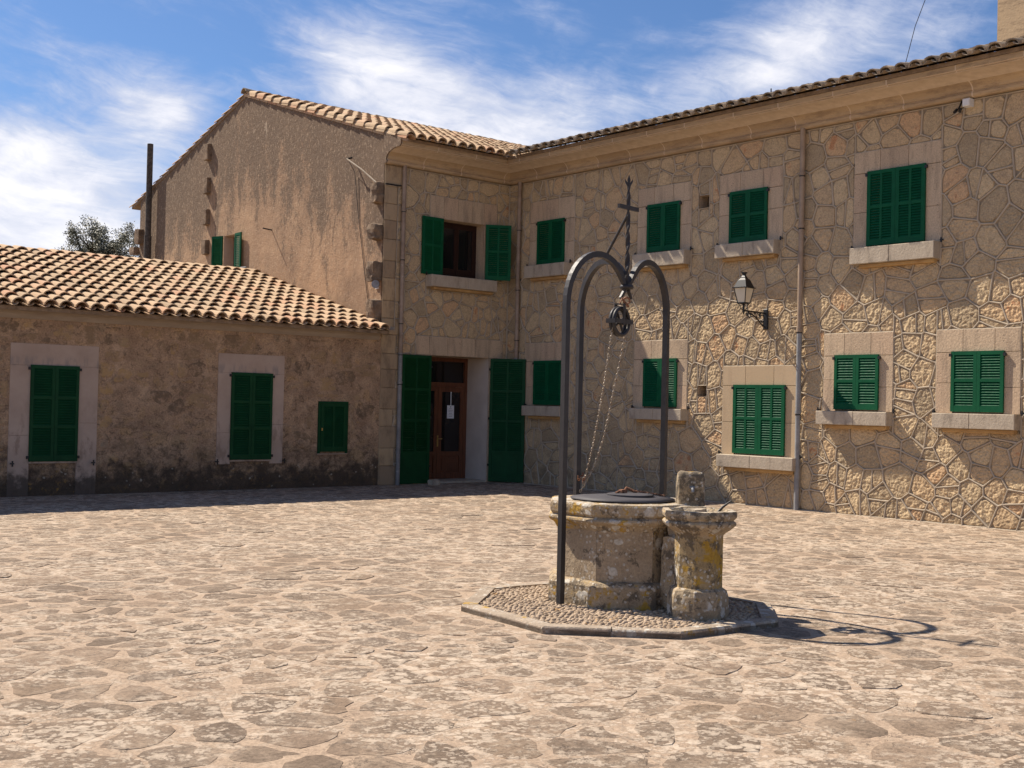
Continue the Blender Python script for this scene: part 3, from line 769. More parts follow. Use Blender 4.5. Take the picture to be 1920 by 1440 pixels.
NICHES = [(5.165, 5.405, 5.105, 5.33), (5.21, 5.42, 1.815, 2.00)]
UE = 17.0
holesB = [b[2] for b in BW] + NICHES
mb = MB(); wall_grid(mb, FB, 0, UE, -.05, 6.5, holesB)
mb.add([FB(UE, -.05, 0), FB(UE, -.05, -8), FB(UE, 6.5, -8), FB(UE, 6.5, 0)], [(0, 1, 2, 3)])
mb.add([FB(UE, -.05, -8), FB(-11, -.05, -8), FB(-11, 6.5, -8), FB(UE, 6.5, -8)], [(0, 1, 2, 3)])
mb.obj('wall', 'bed', HB)
mb = MB()
for h in holesB: reveal(mb, FB, h, .28)
mb.obj('window_reveals', 'dress', HB)
mb = MB()
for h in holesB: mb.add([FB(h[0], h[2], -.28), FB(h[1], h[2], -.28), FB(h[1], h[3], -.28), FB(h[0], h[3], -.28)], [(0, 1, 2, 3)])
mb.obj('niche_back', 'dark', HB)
rB = random.Random(5)
stonework(HB, FB, (0, UE, 0, 6.13), [b[1] for b in BW] + [b[3] for b in BW] + NICHES, rB, .19, .56, rough=4.4)

def blockbox(mb, fr, u0, u1, v0, v1, n0, n1, bev=.006):
    """a dressed block with a small bevel round its face"""
    v = [fr(u0, v0, n0), fr(u1, v0, n0), fr(u1, v1, n0), fr(u0, v1, n0),
         fr(u0, v0, n1 - bev), fr(u1, v0, n1 - bev), fr(u1, v1, n1 - bev), fr(u0, v1, n1 - bev),
         fr(u0 + bev, v0 + bev, n1), fr(u1 - bev, v0 + bev, n1), fr(u1 - bev, v1 - bev, n1), fr(u0 + bev, v1 - bev, n1)]
    f = [(3, 2, 1, 0)] + [(i, (i + 1) % 4, 4 + (i + 1) % 4, 4 + i) for i in range(4)] + [(4 + i, 4 + (i + 1) % 4, 8 + (i + 1) % 4, 8 + i) for i in range(4)] + [(8, 9, 10, 11)]
    mb.add(v, f)
def surround(parent, fr, sr, op, m, r_, n1=.026, nl=3, gap=.006):
    u0, u1, v0, v1 = sr; a, b, c, d = op
    cuts = [u0] + sorted(u0 + (u1 - u0) * (k + r_.uniform(-.12, .12)) / nl for k in range(1, nl)) + [u1]
    for p, q in zip(cuts, cuts[1:]):                        # lintel stones
        mb = MB(); blockbox(mb, fr, p + gap / 2, q - gap / 2, d + gap, v1, -.01, n1 + r_.uniform(-.001, .001), .002); mb.obj('surround_block', m, parent, center=True)
    for p, q in ((u0, a), (b, u1)):
        hs = [v0, v0 + (d - v0) * r_.uniform(.42, .6), d]
        for s_, e in zip(hs, hs[1:]):
            mb = MB(); blockbox(mb, fr, p, q, s_ + gap / 2, e - gap / 2, -.01, n1 + r_.uniform(-.001, .001), .002); mb.obj('surround_block', m, parent, center=True)
    if c - v0 > .008:
        pass
def sill(parent, fr, s_, op, out=.20):
    u0, u1, v0, v1 = s_; cut = u0 + (u1 - u0) * rng.uniform(.45, .55)
    nm = 'sill'
    for p, q in ((u0, cut - .0015), (cut + .0015, u1)):
        mb = MB(); blockbox(mb, fr, p, q, v0, v1, -.02, out, .008); mb.obj(nm, 'sill', parent, center=True)
    mb = MB(); blockbox(mb, fr, u0 + .12, u1 - .05 + .0, v0 - .055, v0 - .001, -.01, out - .075, .01); mb.obj('sill_corbel', 'ochre', parent, center=True)
    for uu in (u0 - .045, u1 + .045):                       # iron shutter catches
        mb = MB(); c = (uu, v1 + .02)
        tube(mb, [fr(uu, c[1], 0), fr(uu, c[1], .075)], .007, 6)
        mb.box(uu - .012, uu + .012, c[1] - .035, c[1] + .035, .070, .082, fr)
        mb.box(uu - .028, uu + .028, c[1] - .010, c[1] + .012, .060, .070, fr)
        mb.obj('shutter_catch', 'black', parent, center=True)

SH = {}
def leaf_meshes(w, h, cols, rows, material, solid=0.0, pitch=.040, seed=0):
    """louvred leaf in local coordinates: x 0..w, z 0..h, y = thickness towards -y (outside)"""
    key = (round(w, 3), round(h, 3), cols, rows, material, solid)
    if key in SH: return SH[key]
    st, rl, th = min(.062, w * .13), .055, .034
    fm = MB(); sm = MB()
    fm.box(0, st, -th, 0, 0, h); fm.box(w - st, w, -th, 0, 0, h)
    xs = [st + (w - 2 * st) * k / cols for k in range(cols + 1)]
    z0 = .085 if not solid else solid
    rz = [z0 + (h - rl - z0) * k / rows for k in range(rows + 1)]
    fm.box(st, w - st, -th + .001, -.001, 0, .085)
    fm.box(st, w - st, -th + .001, -.001, h - rl, h)
    if solid:
        fm.box(st, w - st, -th + .002, -.002, solid - rl, solid)
        fm.box(st, w - st, -th + .016, -.016, .085, solid - rl)
        fm.box(st + .06, w - st - .06, -th + .006, -.017, .085 + .06, solid - rl - .06)
    for k in range(1, rows): fm.box(st, w - st, -th + .001, -.001, rz[k] - .022, rz[k] + .022)
    for k in range(1, cols): fm.box(xs[k] - .020, xs[k] + .020, -th + .002, -.002, z0, h - rl)
    for k in range(rows):
        a = rz[k] + (.022 if k else 0); b = rz[k + 1] - (.022 if k < rows - 1 else 0)
        n = max(3, round((b - a) / pitch)); d = (b - a) / n
        for c in range(cols):
            xa = xs[c] + (.020 if c else 0); xb = xs[c + 1] - (.020 if c < cols - 1 else 0)
            for i in range(n):
                z = a + d * (i + .5); j = rng.uniform(-.0012, .0012)
                zf, zb = z - .42 * d + j, z + .42 * d + j
                v = [(xa, -th + .005, zf - .003), (xb, -th + .005, zf - .003), (xb, -.005, zb - .003), (xa, -.005, zb - .003),
                     (xa, -th + .005, zf + .004), (xb, -th + .005, zf + .004), (xb, -.005, zb + .004), (xa, -.005, zb + .004)]
                sm.add(v, [(3, 2, 1, 0), (4, 5, 6, 7), (0, 1, 5, 4), (2, 3, 7, 6)])
    SH[key] = (fm.mesh('shutter', material), sm.mesh('slats', material))
    return SH[key]
def leaf(parent, w, h, cols, rows, loc, rz, material='green', solid=0, mirror=False, tilt=0):
    a, b = leaf_meshes(w, h, cols, rows, material, solid)
    o = place('shutter', a, parent, loc, (0, tilt, rz), (-1, 1, 1) if mirror else None)
    s_ = bpy.data.objects.new('slats', b); link(s_, o); s_['kind'] = 'stuff'
    return o
def hinge(parent, p):
    mb = MB(); x, y, z = p; mb.box(x - .016, x + .016, y - .02, y + .02, z - .02, z + .025); mb.obj('hinge', 'black', parent, center=True)
for kind, sr, op, sl_, cols, rows in BW:
    m = 'newdress' if kind == 'new' else 'dress'
    surround(HB, FB, sr, op, m, rB, .024, 3 if kind != 'new' else 3)
    sill(HB, FB, sl_, op, .21 if kind == 'new' else .20)
    u0, u1, v0, v1 = op; w = (u1 - u0 + .02) / 2 - .002
    off = rng.uniform(-.002, .002)
    # closed pair, just proud of the surround; local +x runs along -Y (u)
    leaf(HB, w, v1 - v0 + .02, cols, rows, FB(u0 - .01, v0 - .005, .026), R(-90))
    leaf(HB, w, v1 - v0 + .02, cols, rows, FB(u0 - .01 + w + .004, v0 - .005, .026 + .002), R(-90))
    for uu in (u0 - .02, u1 + .02): hinge(HB, FB(uu, v1 - .04, .05))

# cornice
def cornice_profile(z0, s_=1.0):
    p = [(0, z0 - .0), (.085, z0), (.11, z0 + .02), (.115, z0 + .05), (.10, z0 + .078), (.085, z0 + .085)]
    for k in range(7):
        a = math.pi / 2 * k / 6; p.append((.10 + .42 * (1 - math.cos(a)), z0 + .10 + .165 * math.sin(a)))
    p += [(.545, z0 + .268), (.545, z0 + .285), (.575, z0 + .29), (.58, z0 + .365), (0, z0 + .365)]
    return p
def extrude(mb, fr, prof, u0, u1):
    n = len(prof); v = [fr(u0, z, q) for q, z in prof] + [fr(u1, z, q) for q, z in prof]
    f = [(i + n, i, (i + 1) % n, (i + 1) % n + n) for i in range(n)]
    mb.add(v, [tuple(reversed(q)) for q in f] + [tuple(range(n)), tuple(reversed(range(n, 2 * n)))])
def cornice(parent, fr, u0, u1, z0, r_, step=.95):
    us = [u0]
    while us[-1] + step * 1.3 < u1: us.append(us[-1] + step * r_.uniform(.8, 1.2))
    us.append(u1)
    for a, b in zip(us, us[1:]):
        dz = 0
        mb = MB(); extrude(mb, fr, [(q + (dz if q > .02 else 0), z + dz) for q, z in cornice_profile(z0)], a + .012, b - .012); mb.obj('cornice_block', 'cornice', parent, center=True)
    mb = MB(); extrude(mb, fr, [(max(q - .003, 0), z + (.003 if z < z0 + .2 else -.003)) for q, z in cornice_profile(z0)], u0 + .01, u1 - .01); mb.obj('cornice_mortar', 'palejoint', parent)
cornice(HB, FB, -.0, UE, 6.145, rB)

# roofs -------------------------------------------------------------
def tile_mesh(m, r0=.106, r1=.074, L=.47, th=.020, seg=7, seed=0):
    rr = random.Random(seed); v = []; f = []
    def ring(r, y, dz):
        return [(r * math.cos(math.pi - math.pi * k / seg) * 1.06, y, r * math.sin(math.pi * k / seg) * .92 + dz) for k in range(seg + 1)]
    j = [rr.uniform(-.003, .003) for _ in range(4)]
    A = ring(r0, 0 + j[0], 0); B = ring(r1, L, 0); C = ring(r0 - th, 0 + j[0], -.0); D = ring(r1 - th, L, 0)
    n = seg + 1; v = A + B + C + D
    for k in range(seg):
        f.append((k, k + 1, n + k + 1, n + k)); f.append((2 * n + k + 1, 2 * n + k, 3 * n + k, 3 * n + k + 1)); f.append((k + 1, k, 2 * n + k, 2 * n + k + 1))
    f += [(0, n, 3 * n, 2 * n), (n - 1, 3 * n - 1, 4 * n - 1, 2 * n - 1)]
    me = bpy.data.meshes.new('roof_tile'); me.from_pydata(v, [], [tuple(reversed(q)) for q in f]); me.materials.append(MT[m]); me.update()
    return me, v, [tuple(reversed(q)) for q in f]
def tiled_roof(parent, O, ux, slope, xs, nrow, expo, keep, m, spacing=.24, limit=300, panmat='tiledark', pan0=0, lift=.03, seed=1, rowoff=0.0):
    """O: eave origin; ux: horizontal unit vector along the eave; slope rises along up"""
    rr = random.Random(seed)
    up_h = Vector((-ux.y, ux.x, 0)); up = (up_h + Vector((0, 0, slope))).normalized(); nn = ux.cross(up)
    kinds = [tile_mesh(m, seed=k, r0=.106 + .003 * (k % 3 - 1)) for k in range(4)]
    items = []; pan = MB()
    for j in range(nrow):
        for i in range(xs[0], xs[1]):
            a = (i + rr.uniform(-.02, .02)) * spacing; d = j * expo + rr.uniform(-.022, .022) + rowoff
            p = O + ux * a + up * d + nn * (lift + .030 + rr.uniform(-.004, .006))
            if not keep(p): continue
            pp = pix(p); vis = pp and -80 < pp[0] < 2000 and -80 < pp[1] < 1500
            rot = rr.gauss(0, .022); tl = .058 + rr.uniform(-.010, .018)
            items.append(((pp[2] if pp else 99) + (0 if vis else 500), p, rot, tl, rr.randrange(4)))
            # channel tile between two cover tiles
            q = O + ux * (a + spacing / 2) + up * (d - .03) - nn * .0
            if keep(q):
                r0, r1, L, sg = .085, .098, .46, 5
                ring = []
                for (r__, dd, dz) in ((r0, 0, .074), (r1, L, .068), (r0 + .012, 0, .074), (r1 + .012, L, .068)):
                    ring.append([q + ux * (-r__ * math.cos(math.pi * k / sg)) + up * dd + nn * (dz - r__ * math.sin(math.pi * k / sg) * .50) for k in range(sg + 1)])
                v = [x for r3 in ring for x in r3]; n = sg + 1; f = []
                for k in range(sg): f += [(k, k + 1, n + k + 1, n + k), (2 * n + k + 1, 2 * n + k, 3 * n + k, 3 * n + k + 1)]
                if j == 0:
                    for k in range(sg): f.append((k + 1, k, 2 * n + k, 2 * n + k + 1))
                pan.add(v, f)
    items.sort(key=lambda q: q[0])
    rest = MB()
    for n_, (_, p, rot, tl, kd) in enumerate(items):
        x_ = (ux * math.cos(rot) + up * math.sin(rot)).normalized(); y_ = (up * math.cos(tl) - nn * math.sin(tl)).normalized(); y_ = (y_ - x_ * y_.dot(x_)).normalized(); z_ = x_.cross(y_)
        Mx = Matrix((x_, y_, z_)).transposed()
        if n_ < limit:
            o = place('roof_tile', kinds[kd][0], parent, p); o.rotation_euler = Mx.to_euler()
        else:
            rest.add([p + Mx @ Vector(v) for v in kinds[kd][1]], kinds[kd][2])
    if rest.v: rest.obj('far_roof_tiles', m, parent, kind='stuff')
    pan.obj('channel_tiles', panmat, parent, kind='stuff')
def deck(parent, pts, m='tiledark', name='roof_deck', th=.06):
    mb = MB(); n = len(pts); v = list(pts) + [(a, b, c - th) for a, b, c in pts]
    mb.add(v, [tuple(range(n)), tuple(reversed(range(n, 2 * n)))] + [(i, n + i, n + (i + 1) % n, (i + 1) % n) for i in range(n)]); mb.obj(name, m, parent)

SL = .31; EZ = 6.594
# B roof rises to +X ; eave at X=-.58
zB = lambda X: EZ + .005 + SL * (X + .50)
HR = 5.62; RZ = 8.42
deck(HB, [(-.60, -UE - .1, zB(-.6)), (-.60, -.6, zB(-.6)), (5.6, 5.62, zB(5.6)), (5.6, -UE - .1, zB(5.6))])
deck(HB, [(5.6, -UE - .1, zB(5.6)), (5.6, 5.62, zB(5.6)), (11.5, 11.5, EZ), (11.5, -UE - .1, EZ)], name='rear_roof')
tiled_roof(HB, Vector((-.755, -.70, zB(-.755) + .005)), Vector((0, -1, 0)), SL, (0, 69), 9, .40, lambda p: p.y < -.5 + 0 * p.x and p.y < p.x + .02, 'oldtile', limit=300, panmat='oldtile', seed=3, lift=.005)

# chimney
mb = MB(); mb.box(1.9, 3.3, -11.4, -9.62, 6.9, 10.2); mb.obj('chimney', 'cornice', HB)

# ================================================================== GABLED HOUSE (A)
HA = thing('gabled_house', 'tall house with rough brown gable wall, tiled roof and open green shutters round its door', 'house', (-1.5, 5, 0))
DOOR = (-1.95, -.48, .0, 2.53); WIN = (-1.74, -.685, 4.13, 5.24)
mb = MB(); wall_grid(mb, FA, GX, 0, -.05, 6.5, [DOOR, WIN])
mb.obj('front_wall', 'bed', HA)
# door reveal, plastered white on its right cheek
mb = MB(); u0, u1, v0, v1 = DOOR; dd = .74
mb.add([FA(u1, v0, .0), FA(u1, v0, -dd), FA(u1, v1, -dd), FA(u1, v1, .0)], [(0, 1, 2, 3)]); mb.obj('white_reveal', 'white', HA)
mb = MB(); mb.add([FA(u0, v0, -dd), FA(u0, v0, 0), FA(u0, v1, 0), FA(u0, v1, -dd)], [(0, 1, 2, 3)])
mb.add([FA(u0, v1, 0), FA(u1, v1, 0), FA(u1, v1, -dd), FA(u0, v1, -dd)], [(0, 1, 2, 3)]); reveal(mb, FA, WIN, .30); mb.obj('reveals', 'dress', HA)
mb = MB(); mb.box(u0, u1, 0, dd + .3, -.05, .035); mb.obj('threshold', 'sill', HA)
# timber door
def frame_leaf(parent, fr, u0, u1, v0, v1, n, st, bot, m, glass=True, name='door_leaf', mid=None):
    mb = MB(); th = .045
    mb.box(u0, u0 + st, v0, v1, n, n + th, fr); mb.box(u1 - st, u1, v0, v1, n, n + th, fr)
    mb.box(u0 + st, u1 - st, v1 - st, v1, n + .001, n + th - .001, fr); mb.box(u0 + st, u1 - st, v0, v0 + .12, n + .001, n + th - .001, fr)
    if bot > 0:
        mb.box(u0 + st, u1 - st, v0 + bot - .09, v0 + bot, n + .001, n + th - .001, fr); mb.box(u0 + st, u1 - st, v0 + .12, v0 + bot - .09, n + .012, n + .022, fr)
        mb.box(u0 + st + .04, u1 - st - .04, v0 + .16, v0 + bot - .13, n + .02, n + .034, fr)
    o = mb.obj(name, m, parent)
    g = MB(); g.box(u0 + st, u1 - st, v0 + max(bot, .12), v1 - st, n + .014, n + .024, fr); gg = g.obj('pane', 'glass', o); gg.location = (0, 0, 0)
    return o
def sub(mb, name, m, parent, **k):      # sub-part in the frame of its part
    return mb.obj(name, m, parent, **k)
dn = -dd
mb = MB(); mb.box(u0, u0 + .07, .035, v1, dn - .04, dn + .05, FA); mb.box(u1 - .07, u1, .035, v1, dn - .04, dn + .05, FA); mb.box(u0 + .07, u1 - .07, v1 - .08, v1, dn - .04, dn + .05, FA)
mb.box(u0 + .07, u1 - .07, 1.93, 2.02, dn - .04, dn + .055, FA); frm = mb.obj('door_frame', 'wood', HA)
g = MB(); g.box(u0 + .07, u1 - .07, 2.02, v1 - .08, dn - .01, dn, FA); g.obj('transom_pane', 'glass', frm)
frame_leaf(HA, FA, u0 + .075, -1.235, .04, 1.925, dn, .085, .56, 'wood')
dl = frame_leaf(HA, FA, -1.23, u1 - .075, .04, 1.925, dn + .004, .10, .56, 'wood')
mb = MB(); mb.box(-1.245, -1.21, .70, .93, dn + .05, dn + .056, FA); tube(mb, [FA(-1.228, .86, dn + .05), FA(-1.228, .86, dn + .10), FA(-1.15, .86, dn + .10)], .010, 6); mb.obj('handle', 'brass', dl)
# notice sheet hanging on the glass
nt = thing('notice_sheet', 'white printed notice sheet hung on a strap behind the brown door glass', 'notice', FA(-.90, 1.35, dn + .06))
mb = MB(); mb.box(-1.0, -.82, 1.28, 1.55, dn + .052, dn + .055, FA); mb.obj('paper', 'paper', nt)
mb = MB(); mb.box(-.915, -.895, 1.55, 1.83, dn + .052, dn + .055, FA); mb.obj('strap', 'paper', nt)
mb = MB()
for k, (a, b) in enumerate(((-.945, -.875), (-.97, -.85), (-.965, -.86), (-.955, -.87), (-.97, -.85), (-.96, -.86))):
    z = 1.475 - k * .032; mb.box(a, b, z, z + .012, dn + .0555, dn + .0565, FA)
lathe(mb, 0, 0, [(.0, 0)], 3) if False else None
mb.obj('printed_lines', 'ink', nt)
mb = MB(); mb.add([FA(-.91 + .018 * math.cos(k * math.pi / 5), 1.52 + .018 * math.sin(k * math.pi / 5), dn + .0565) for k in range(10)], [tuple(range(10))]); mb.obj('printed_emblem', 'ink', nt)
# upper window
mb = MB(); a, b, c, d = WIN; n0 = -.27
mb.box(a, a + .06, c, d, n0 - .03, n0 + .03, FA); mb.box(b - .06, b, c, d, n0 - .03, n0 + .03, FA); mb.box(a + .06, b - .06, d - .06, d, n0 - .03, n0 + .03, FA); mb.box(a + .06, b - .06, c, c + .06, n0 - .03, n0 + .03, FA)
mb.obj('window_frame', 'wooddark', HA)
frame_leaf(HA, FA, a + .062, (a + b) / 2 - .002, c + .062, d - .062, n0, .055, 0, 'wooddark', name='casement')
frame_leaf(HA, FA, (a + b) / 2 + .002, b - .062, c + .062, d - .062, n0 + .002, .055, 0, 'wooddark', name='casement')
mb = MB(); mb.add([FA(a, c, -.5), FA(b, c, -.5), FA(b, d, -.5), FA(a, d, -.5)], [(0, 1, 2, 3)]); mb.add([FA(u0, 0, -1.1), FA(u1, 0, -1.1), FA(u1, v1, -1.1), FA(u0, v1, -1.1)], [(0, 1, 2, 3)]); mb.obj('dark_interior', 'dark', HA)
# jambs, lintels
rA = random.Random(11)
SRW = (-2.06, -.36, 4.12, 5.68); SRD = (-2.34, -.14, .0, 2.90)
surround(HA, FA, SRW, WIN, 'dress', rA, .024, 5)
surround(HA, FA, SRD, DOOR, 'dress', rA, .024, 6)
sill(HA, FA, (-2.12, -.46, 3.88, 4.11), WIN, .20)
# quoins
QH = []; z = 0.0; k = 0
while z < 6.1:
    h = rA.uniform(.30, .44); z1 = min(z + h, 6.14)
    w = (.34, .22)[k % 2] + rA.uniform(-.03, .03)
    mb = MB(); blockbox(mb, FA, GX + .0, -2.84 + w - .22, z + .004, z1 - .004, -.02, .020 + rA.uniform(-.004, .006), .008); mb.obj('quoin', 'quoin', HA, center=True)
    QH.append((-2.84 + w - .22, z, z1)); z = z1; k += 1
holesA = [SRW, SRD, (-2.12, -.46, 3.82, 4.13)] + [(GX - .1, q[0], q[1] - .001, q[2] + .001) for q in QH]
stonework(HA, FA, (GX + .01, -.02, 0, 6.13), holesA, rA, .19, .50)
cornice(HA, FA, GX - .02, 0, 6.145, rA)
mb = MB(); extrude(mb, FA, [(max(q - .004, 0), z) for q, z in cornice_profile(6.145)], GX - .045, GX - .0225); mb.obj('rendered_cornice_end', 'stucco', HA)
zA_ = lambda Y: 6.594 + .31 * (Y + .50)
mb = MB(); extrude(mb, FA, [(0, 6.44), (.56, 6.50), (.60, zA_(-.60) - .005), (0, zA_(0) - .005)], GX - .043, GX + .02); mb.obj('rendered_eave_cheek', 'stucco', HA)
# shutters, standing open
leaf(HA, .735, 2.50, 2, 3, FA(-1.97, .02, .05), R(180 + 4), 'greenlow', .62)
leaf(HA, .735, 2.50, 2, 3, FA(-.46, .02, .05), R(-54), 'greenlow', .62, tilt=0)
leaf(HA, .525, 1.13, 2, 2, FA(-1.75, 4.12, .05), R(180 + 3), 'green')
leaf(HA, .525, 1.13, 2, 2, FA(-.675, 4.12, .05), R(-32), 'green')
for z in (.35, 1.3, 2.3): hinge(HA, FA(-1.965, z, .04)); hinge(HA, FA(-.465, z, .04))

# gable wall: u = -Y ; pentagon
mb = MB(); GW = (-6.52, -5.88, 4.30, 5.35)
wall_grid(mb, FG, -11.25, 0, -.05, 6.46, [GW])
mb.add([FG(-11.25, 6.46, 0), FG(0, 6.46, 0), FG(0, 6.715, 0), FG(-5.62, 8.46, 0), FG(-11.25, 6.715, 0)], [(0, 1, 2, 3, 4)])
mb.add([(8, 11.25, -.05), (GX, 11.25, -.05), (GX, 11.25, 6.5), (8, 11.25, 6.5)], [(0, 1, 2, 3)])
mb.obj('gable_wall', 'stucco', HA)
mb = MB(); reveal(mb, FG, GW, .25); mb.obj('gable_window_reveal', 'lowdress', HA)
mb = MB(); mb.add([FG(GW[0], GW[2], -.25), FG(GW[1], GW[2], -.25), FG(GW[1], GW[3], -.25), FG(GW[0], GW[3], -.25)], [(0, 1, 2, 3)]); mb.obj('gable_window_back', 'wooddark', HA)
leaf(HA, .32, 1.05, 1, 1, FG(GW[0] - .0, 4.30, .05), R(90 + 20), 'green')
leaf(HA, .32, 1.05, 1, 1, FG(GW[1] + .0, 4.30, .03), R(-90 - 4), 'green')
# toothing stones: corner and mid-gable
def rough_block(mb, x0, x1, y0, y1, z0, z1, r_, j=.02, n=3):
    """box whose faces are subdivided and knocked about"""
    def pt(i, k, l):
        x = x0 + (x1 - x0) * i / n; y = y0 + (y1 - y0) * k / n; z = z0 + (z1 - z0) * l / n
        e = sum(1 for q in (i, k, l) if q in (0, n))
        v = Vector((x, y, z)); c = Vector(((x0 + x1) / 2, (y0 + y1) / 2, (z0 + z1) / 2))
        if e >= 2: v = v + (c - v) * (.05 * (e - 1))
        d = mnoise.noise_vector(v * 7 + Vector((x0 * 3, 0, z0 * 5))); return v + d * j
    V = {}; vs = []; fs = []
    def vid(i, k, l):
        if (i, k, l) not in V: V[(i, k, l)] = len(vs); vs.append(pt(i, k, l))
        return V[(i, k, l)]
    for a in range(n):
        for b in range(n):
            fs.append((vid(a, b, 0), vid(a, b + 1, 0), vid(a + 1, b + 1, 0), vid(a + 1, b, 0)))
            fs.append((vid(a, b, n), vid(a + 1, b, n), vid(a + 1, b + 1, n), vid(a, b + 1, n)))
            fs.append((vid(a, 0, b), vid(a + 1, 0, b), vid(a + 1, 0, b + 1), vid(a, 0, b + 1)))
            fs.append((vid(a, n, b), vid(a, n, b + 1), vid(a + 1, n, b + 1), vid(a + 1, n, b)))
            fs.append((vid(0, a, b), vid(0, a, b + 1), vid(0, a + 1, b + 1), vid(0, a + 1, b)))
            fs.append((vid(n, a, b), vid(n, a + 1, b), vid(n, a + 1, b + 1), vid(n, a, b + 1)))
    mb.add(vs, fs)
for (z0, z1, out) in ((5.40, 5.78, .17), (4.70, 5.0, .21), (3.88, 4.28, .21), (3.14, 3.56, .18)):
    mb = MB(); rough_block(mb, GX - out, GX + .10, .025, .27, z0, z1, rA, .045, 5); mb.obj('toothing_stone', 'tooth', HA, center=True)
for (z0, z1) in ((7.22, 7.62), (6.42, 6.82), (5.68, 6.06), (4.98, 5.34), (4.36, 4.70)):
    mb = MB(); rough_block(mb, GX - .11, GX + .05, 7.26, 7.48, z0, z1, rA, .012, 3); mb.obj('toothing_stone', 'tooth', HA, center=True)
for (z0, z1, y0) in ((5.55, 5.95, 11.0), (5.3, 5.5, 11.3), (4.8, 5.2, 11.1)):
    mb = MB(); rough_block(mb, GX - .14, GX + .05, y0, y0 + .28, z0, z1, rA, .015, 3); mb.obj('toothing_stone', 'tooth', HA, center=True)
# roof A
zA = lambda Y: EZ + SL * (Y + .50)
deck(HA, [(GX - .02, -.60, zA(-.6)), (-.60, -.60, zA(-.6)), (5.6, 5.62, zA(5.62) ), (GX - .02, 5.62, zA(5.62))])
deck(HA, [(GX - .02, 5.62, zA(5.62)), (5.6, 5.62, zA(5.62)), (11.5, 11.75, EZ), (GX - .02, 11.75, EZ)], name='rear_roof')
tiled_roof(HA, Vector((GX + .06, -.755, zA(-.755))), Vector((1, 0, 0)), SL, (0, 38), 17, .385, lambda p: p.x < p.y + .10 and p.y < 5.65, 'tile', spacing=.24, seed=5, lift=.02, panmat='tile')
# verge course: tiles lying across the gable edge
rr = random.Random(9); vm = [tile_mesh('tile', seed=20 + k) for k in range(3)]
up = Vector((0, 1, SL)).normalized()
for k in range(17):
    p = Vector((GX + .05, -.755, zA(-.755) + .0)) + up * (k * .385)
    o = place('verge_tile', vm[k % 3][0], HA, p); x_ = Vector((1, 0, 0)); n_ = x_.cross(up); a = .05; y_ = (up * math.cos(a) - n_ * math.sin(a)); o.rotation_euler = Matrix((x_, y_, x_.cross(y_))).transposed().to_euler()
for k in range(17):     # pale under-course bedded on the gable
    y0 = -.72 + k * .378; y1 = y0 + .364
    mb = MB(); v = [(GX - .03, y0, zA(y0) - .055), (GX + .02, y0, zA(y0) - .055), (GX + .02, y1, zA(y1) - .06), (GX - .026, y1, zA(y1) - .06)]; v += [(a, b, c + .062) for a, b, c in v]
    mb.add(v, [(3, 2, 1, 0), (4, 5, 6, 7), (0, 1, 5, 4), (1, 2, 6, 5), (2, 3, 7, 6), (3, 0, 4, 7)]); mb.obj('verge_under_tile', 'tile', HA, center=True)
up = Vector((0, -1, SL)).normalized()
for k in range(17):     # rear verge, seen edge-on above the gable
    p = Vector((GX + .05, 11.85, EZ - .01)) + up * (k * .385)
    o = place('verge_tile', vm[k % 3][0], HA, p, scale=(1, 1, .55)); x_ = Vector((-1, 0, 0)); n_ = x_.cross(up); a = .05; y_ = (up * math.cos(a) - n_ * math.sin(a)); o.rotation_euler = Matrix((x_, y_, x_.cross(y_))).transposed().to_euler()
rm = [tile_mesh('oldtile', r0=.115, r1=.095, L=.46, seed=40 + k)[0] for k in range(3)]
for k in range(34):     # ridge
    o = place('ridge_tile', rm[k % 3], HA, (GX - .08 + k * .40, 5.62, zA(5.62) + .03 + rr.uniform(-.006, .006))); o.rotation_euler = (R(0), R(-3.5), R(-90) + rr.gauss(0, .02))
for k in range(20):     # valley lining
    pass

# ================================================================== LOW OUTBUILDING (C)
HC = thing('low_outbuilding', 'low single-storey outbuilding of brown plastered rubble with barrel-tiled roof and three closed green shutters', 'outbuilding', (-8, 2.5, 0))
C1 = (-9.70, -8.96, .545, 2.045); C2 = (-6.26, -5.48, .53, 2.045); C3 = (-4.49, -3.87, .65, 1.57)
XL = -15.5
mb = MB(); wall_grid(mb, FA, XL, GX - .0, -.05, 2.95, [C1, C2, C3])
mb.add([(XL, 0, -.05), (XL, 0, 2.95), (XL, 4.96, 4.2), (XL, 9.9, 2.9), (XL, 9.9, -.05)], [(4, 3, 2, 1, 0)][::1])
mb.add([(GX, 9.9, -.05), (XL, 9.9, -.05), (XL, 9.9, 2.9), (GX, 9.9, 2.9)], [(0, 1, 2, 3)])
mb.obj('wall', 'lowwall', HC)
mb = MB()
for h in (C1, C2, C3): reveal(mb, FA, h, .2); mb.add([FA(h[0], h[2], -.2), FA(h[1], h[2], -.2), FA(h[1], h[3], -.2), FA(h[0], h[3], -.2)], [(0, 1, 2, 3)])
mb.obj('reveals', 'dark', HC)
rC = random.Random(3)
lowst = stonework(HC, FA, (XL, GX - .02, .02, 2.74), [(-10.02, -8.63, 0, 2.385), (-6.52, -5.225, .45, 2.375), (-4.56, -3.80, .58, 1.64)], rC, .17, .34, name='rubble_stone', material='rubble', rib=False, ax=1.5, limit=300, keep=.62, hmul=.45)
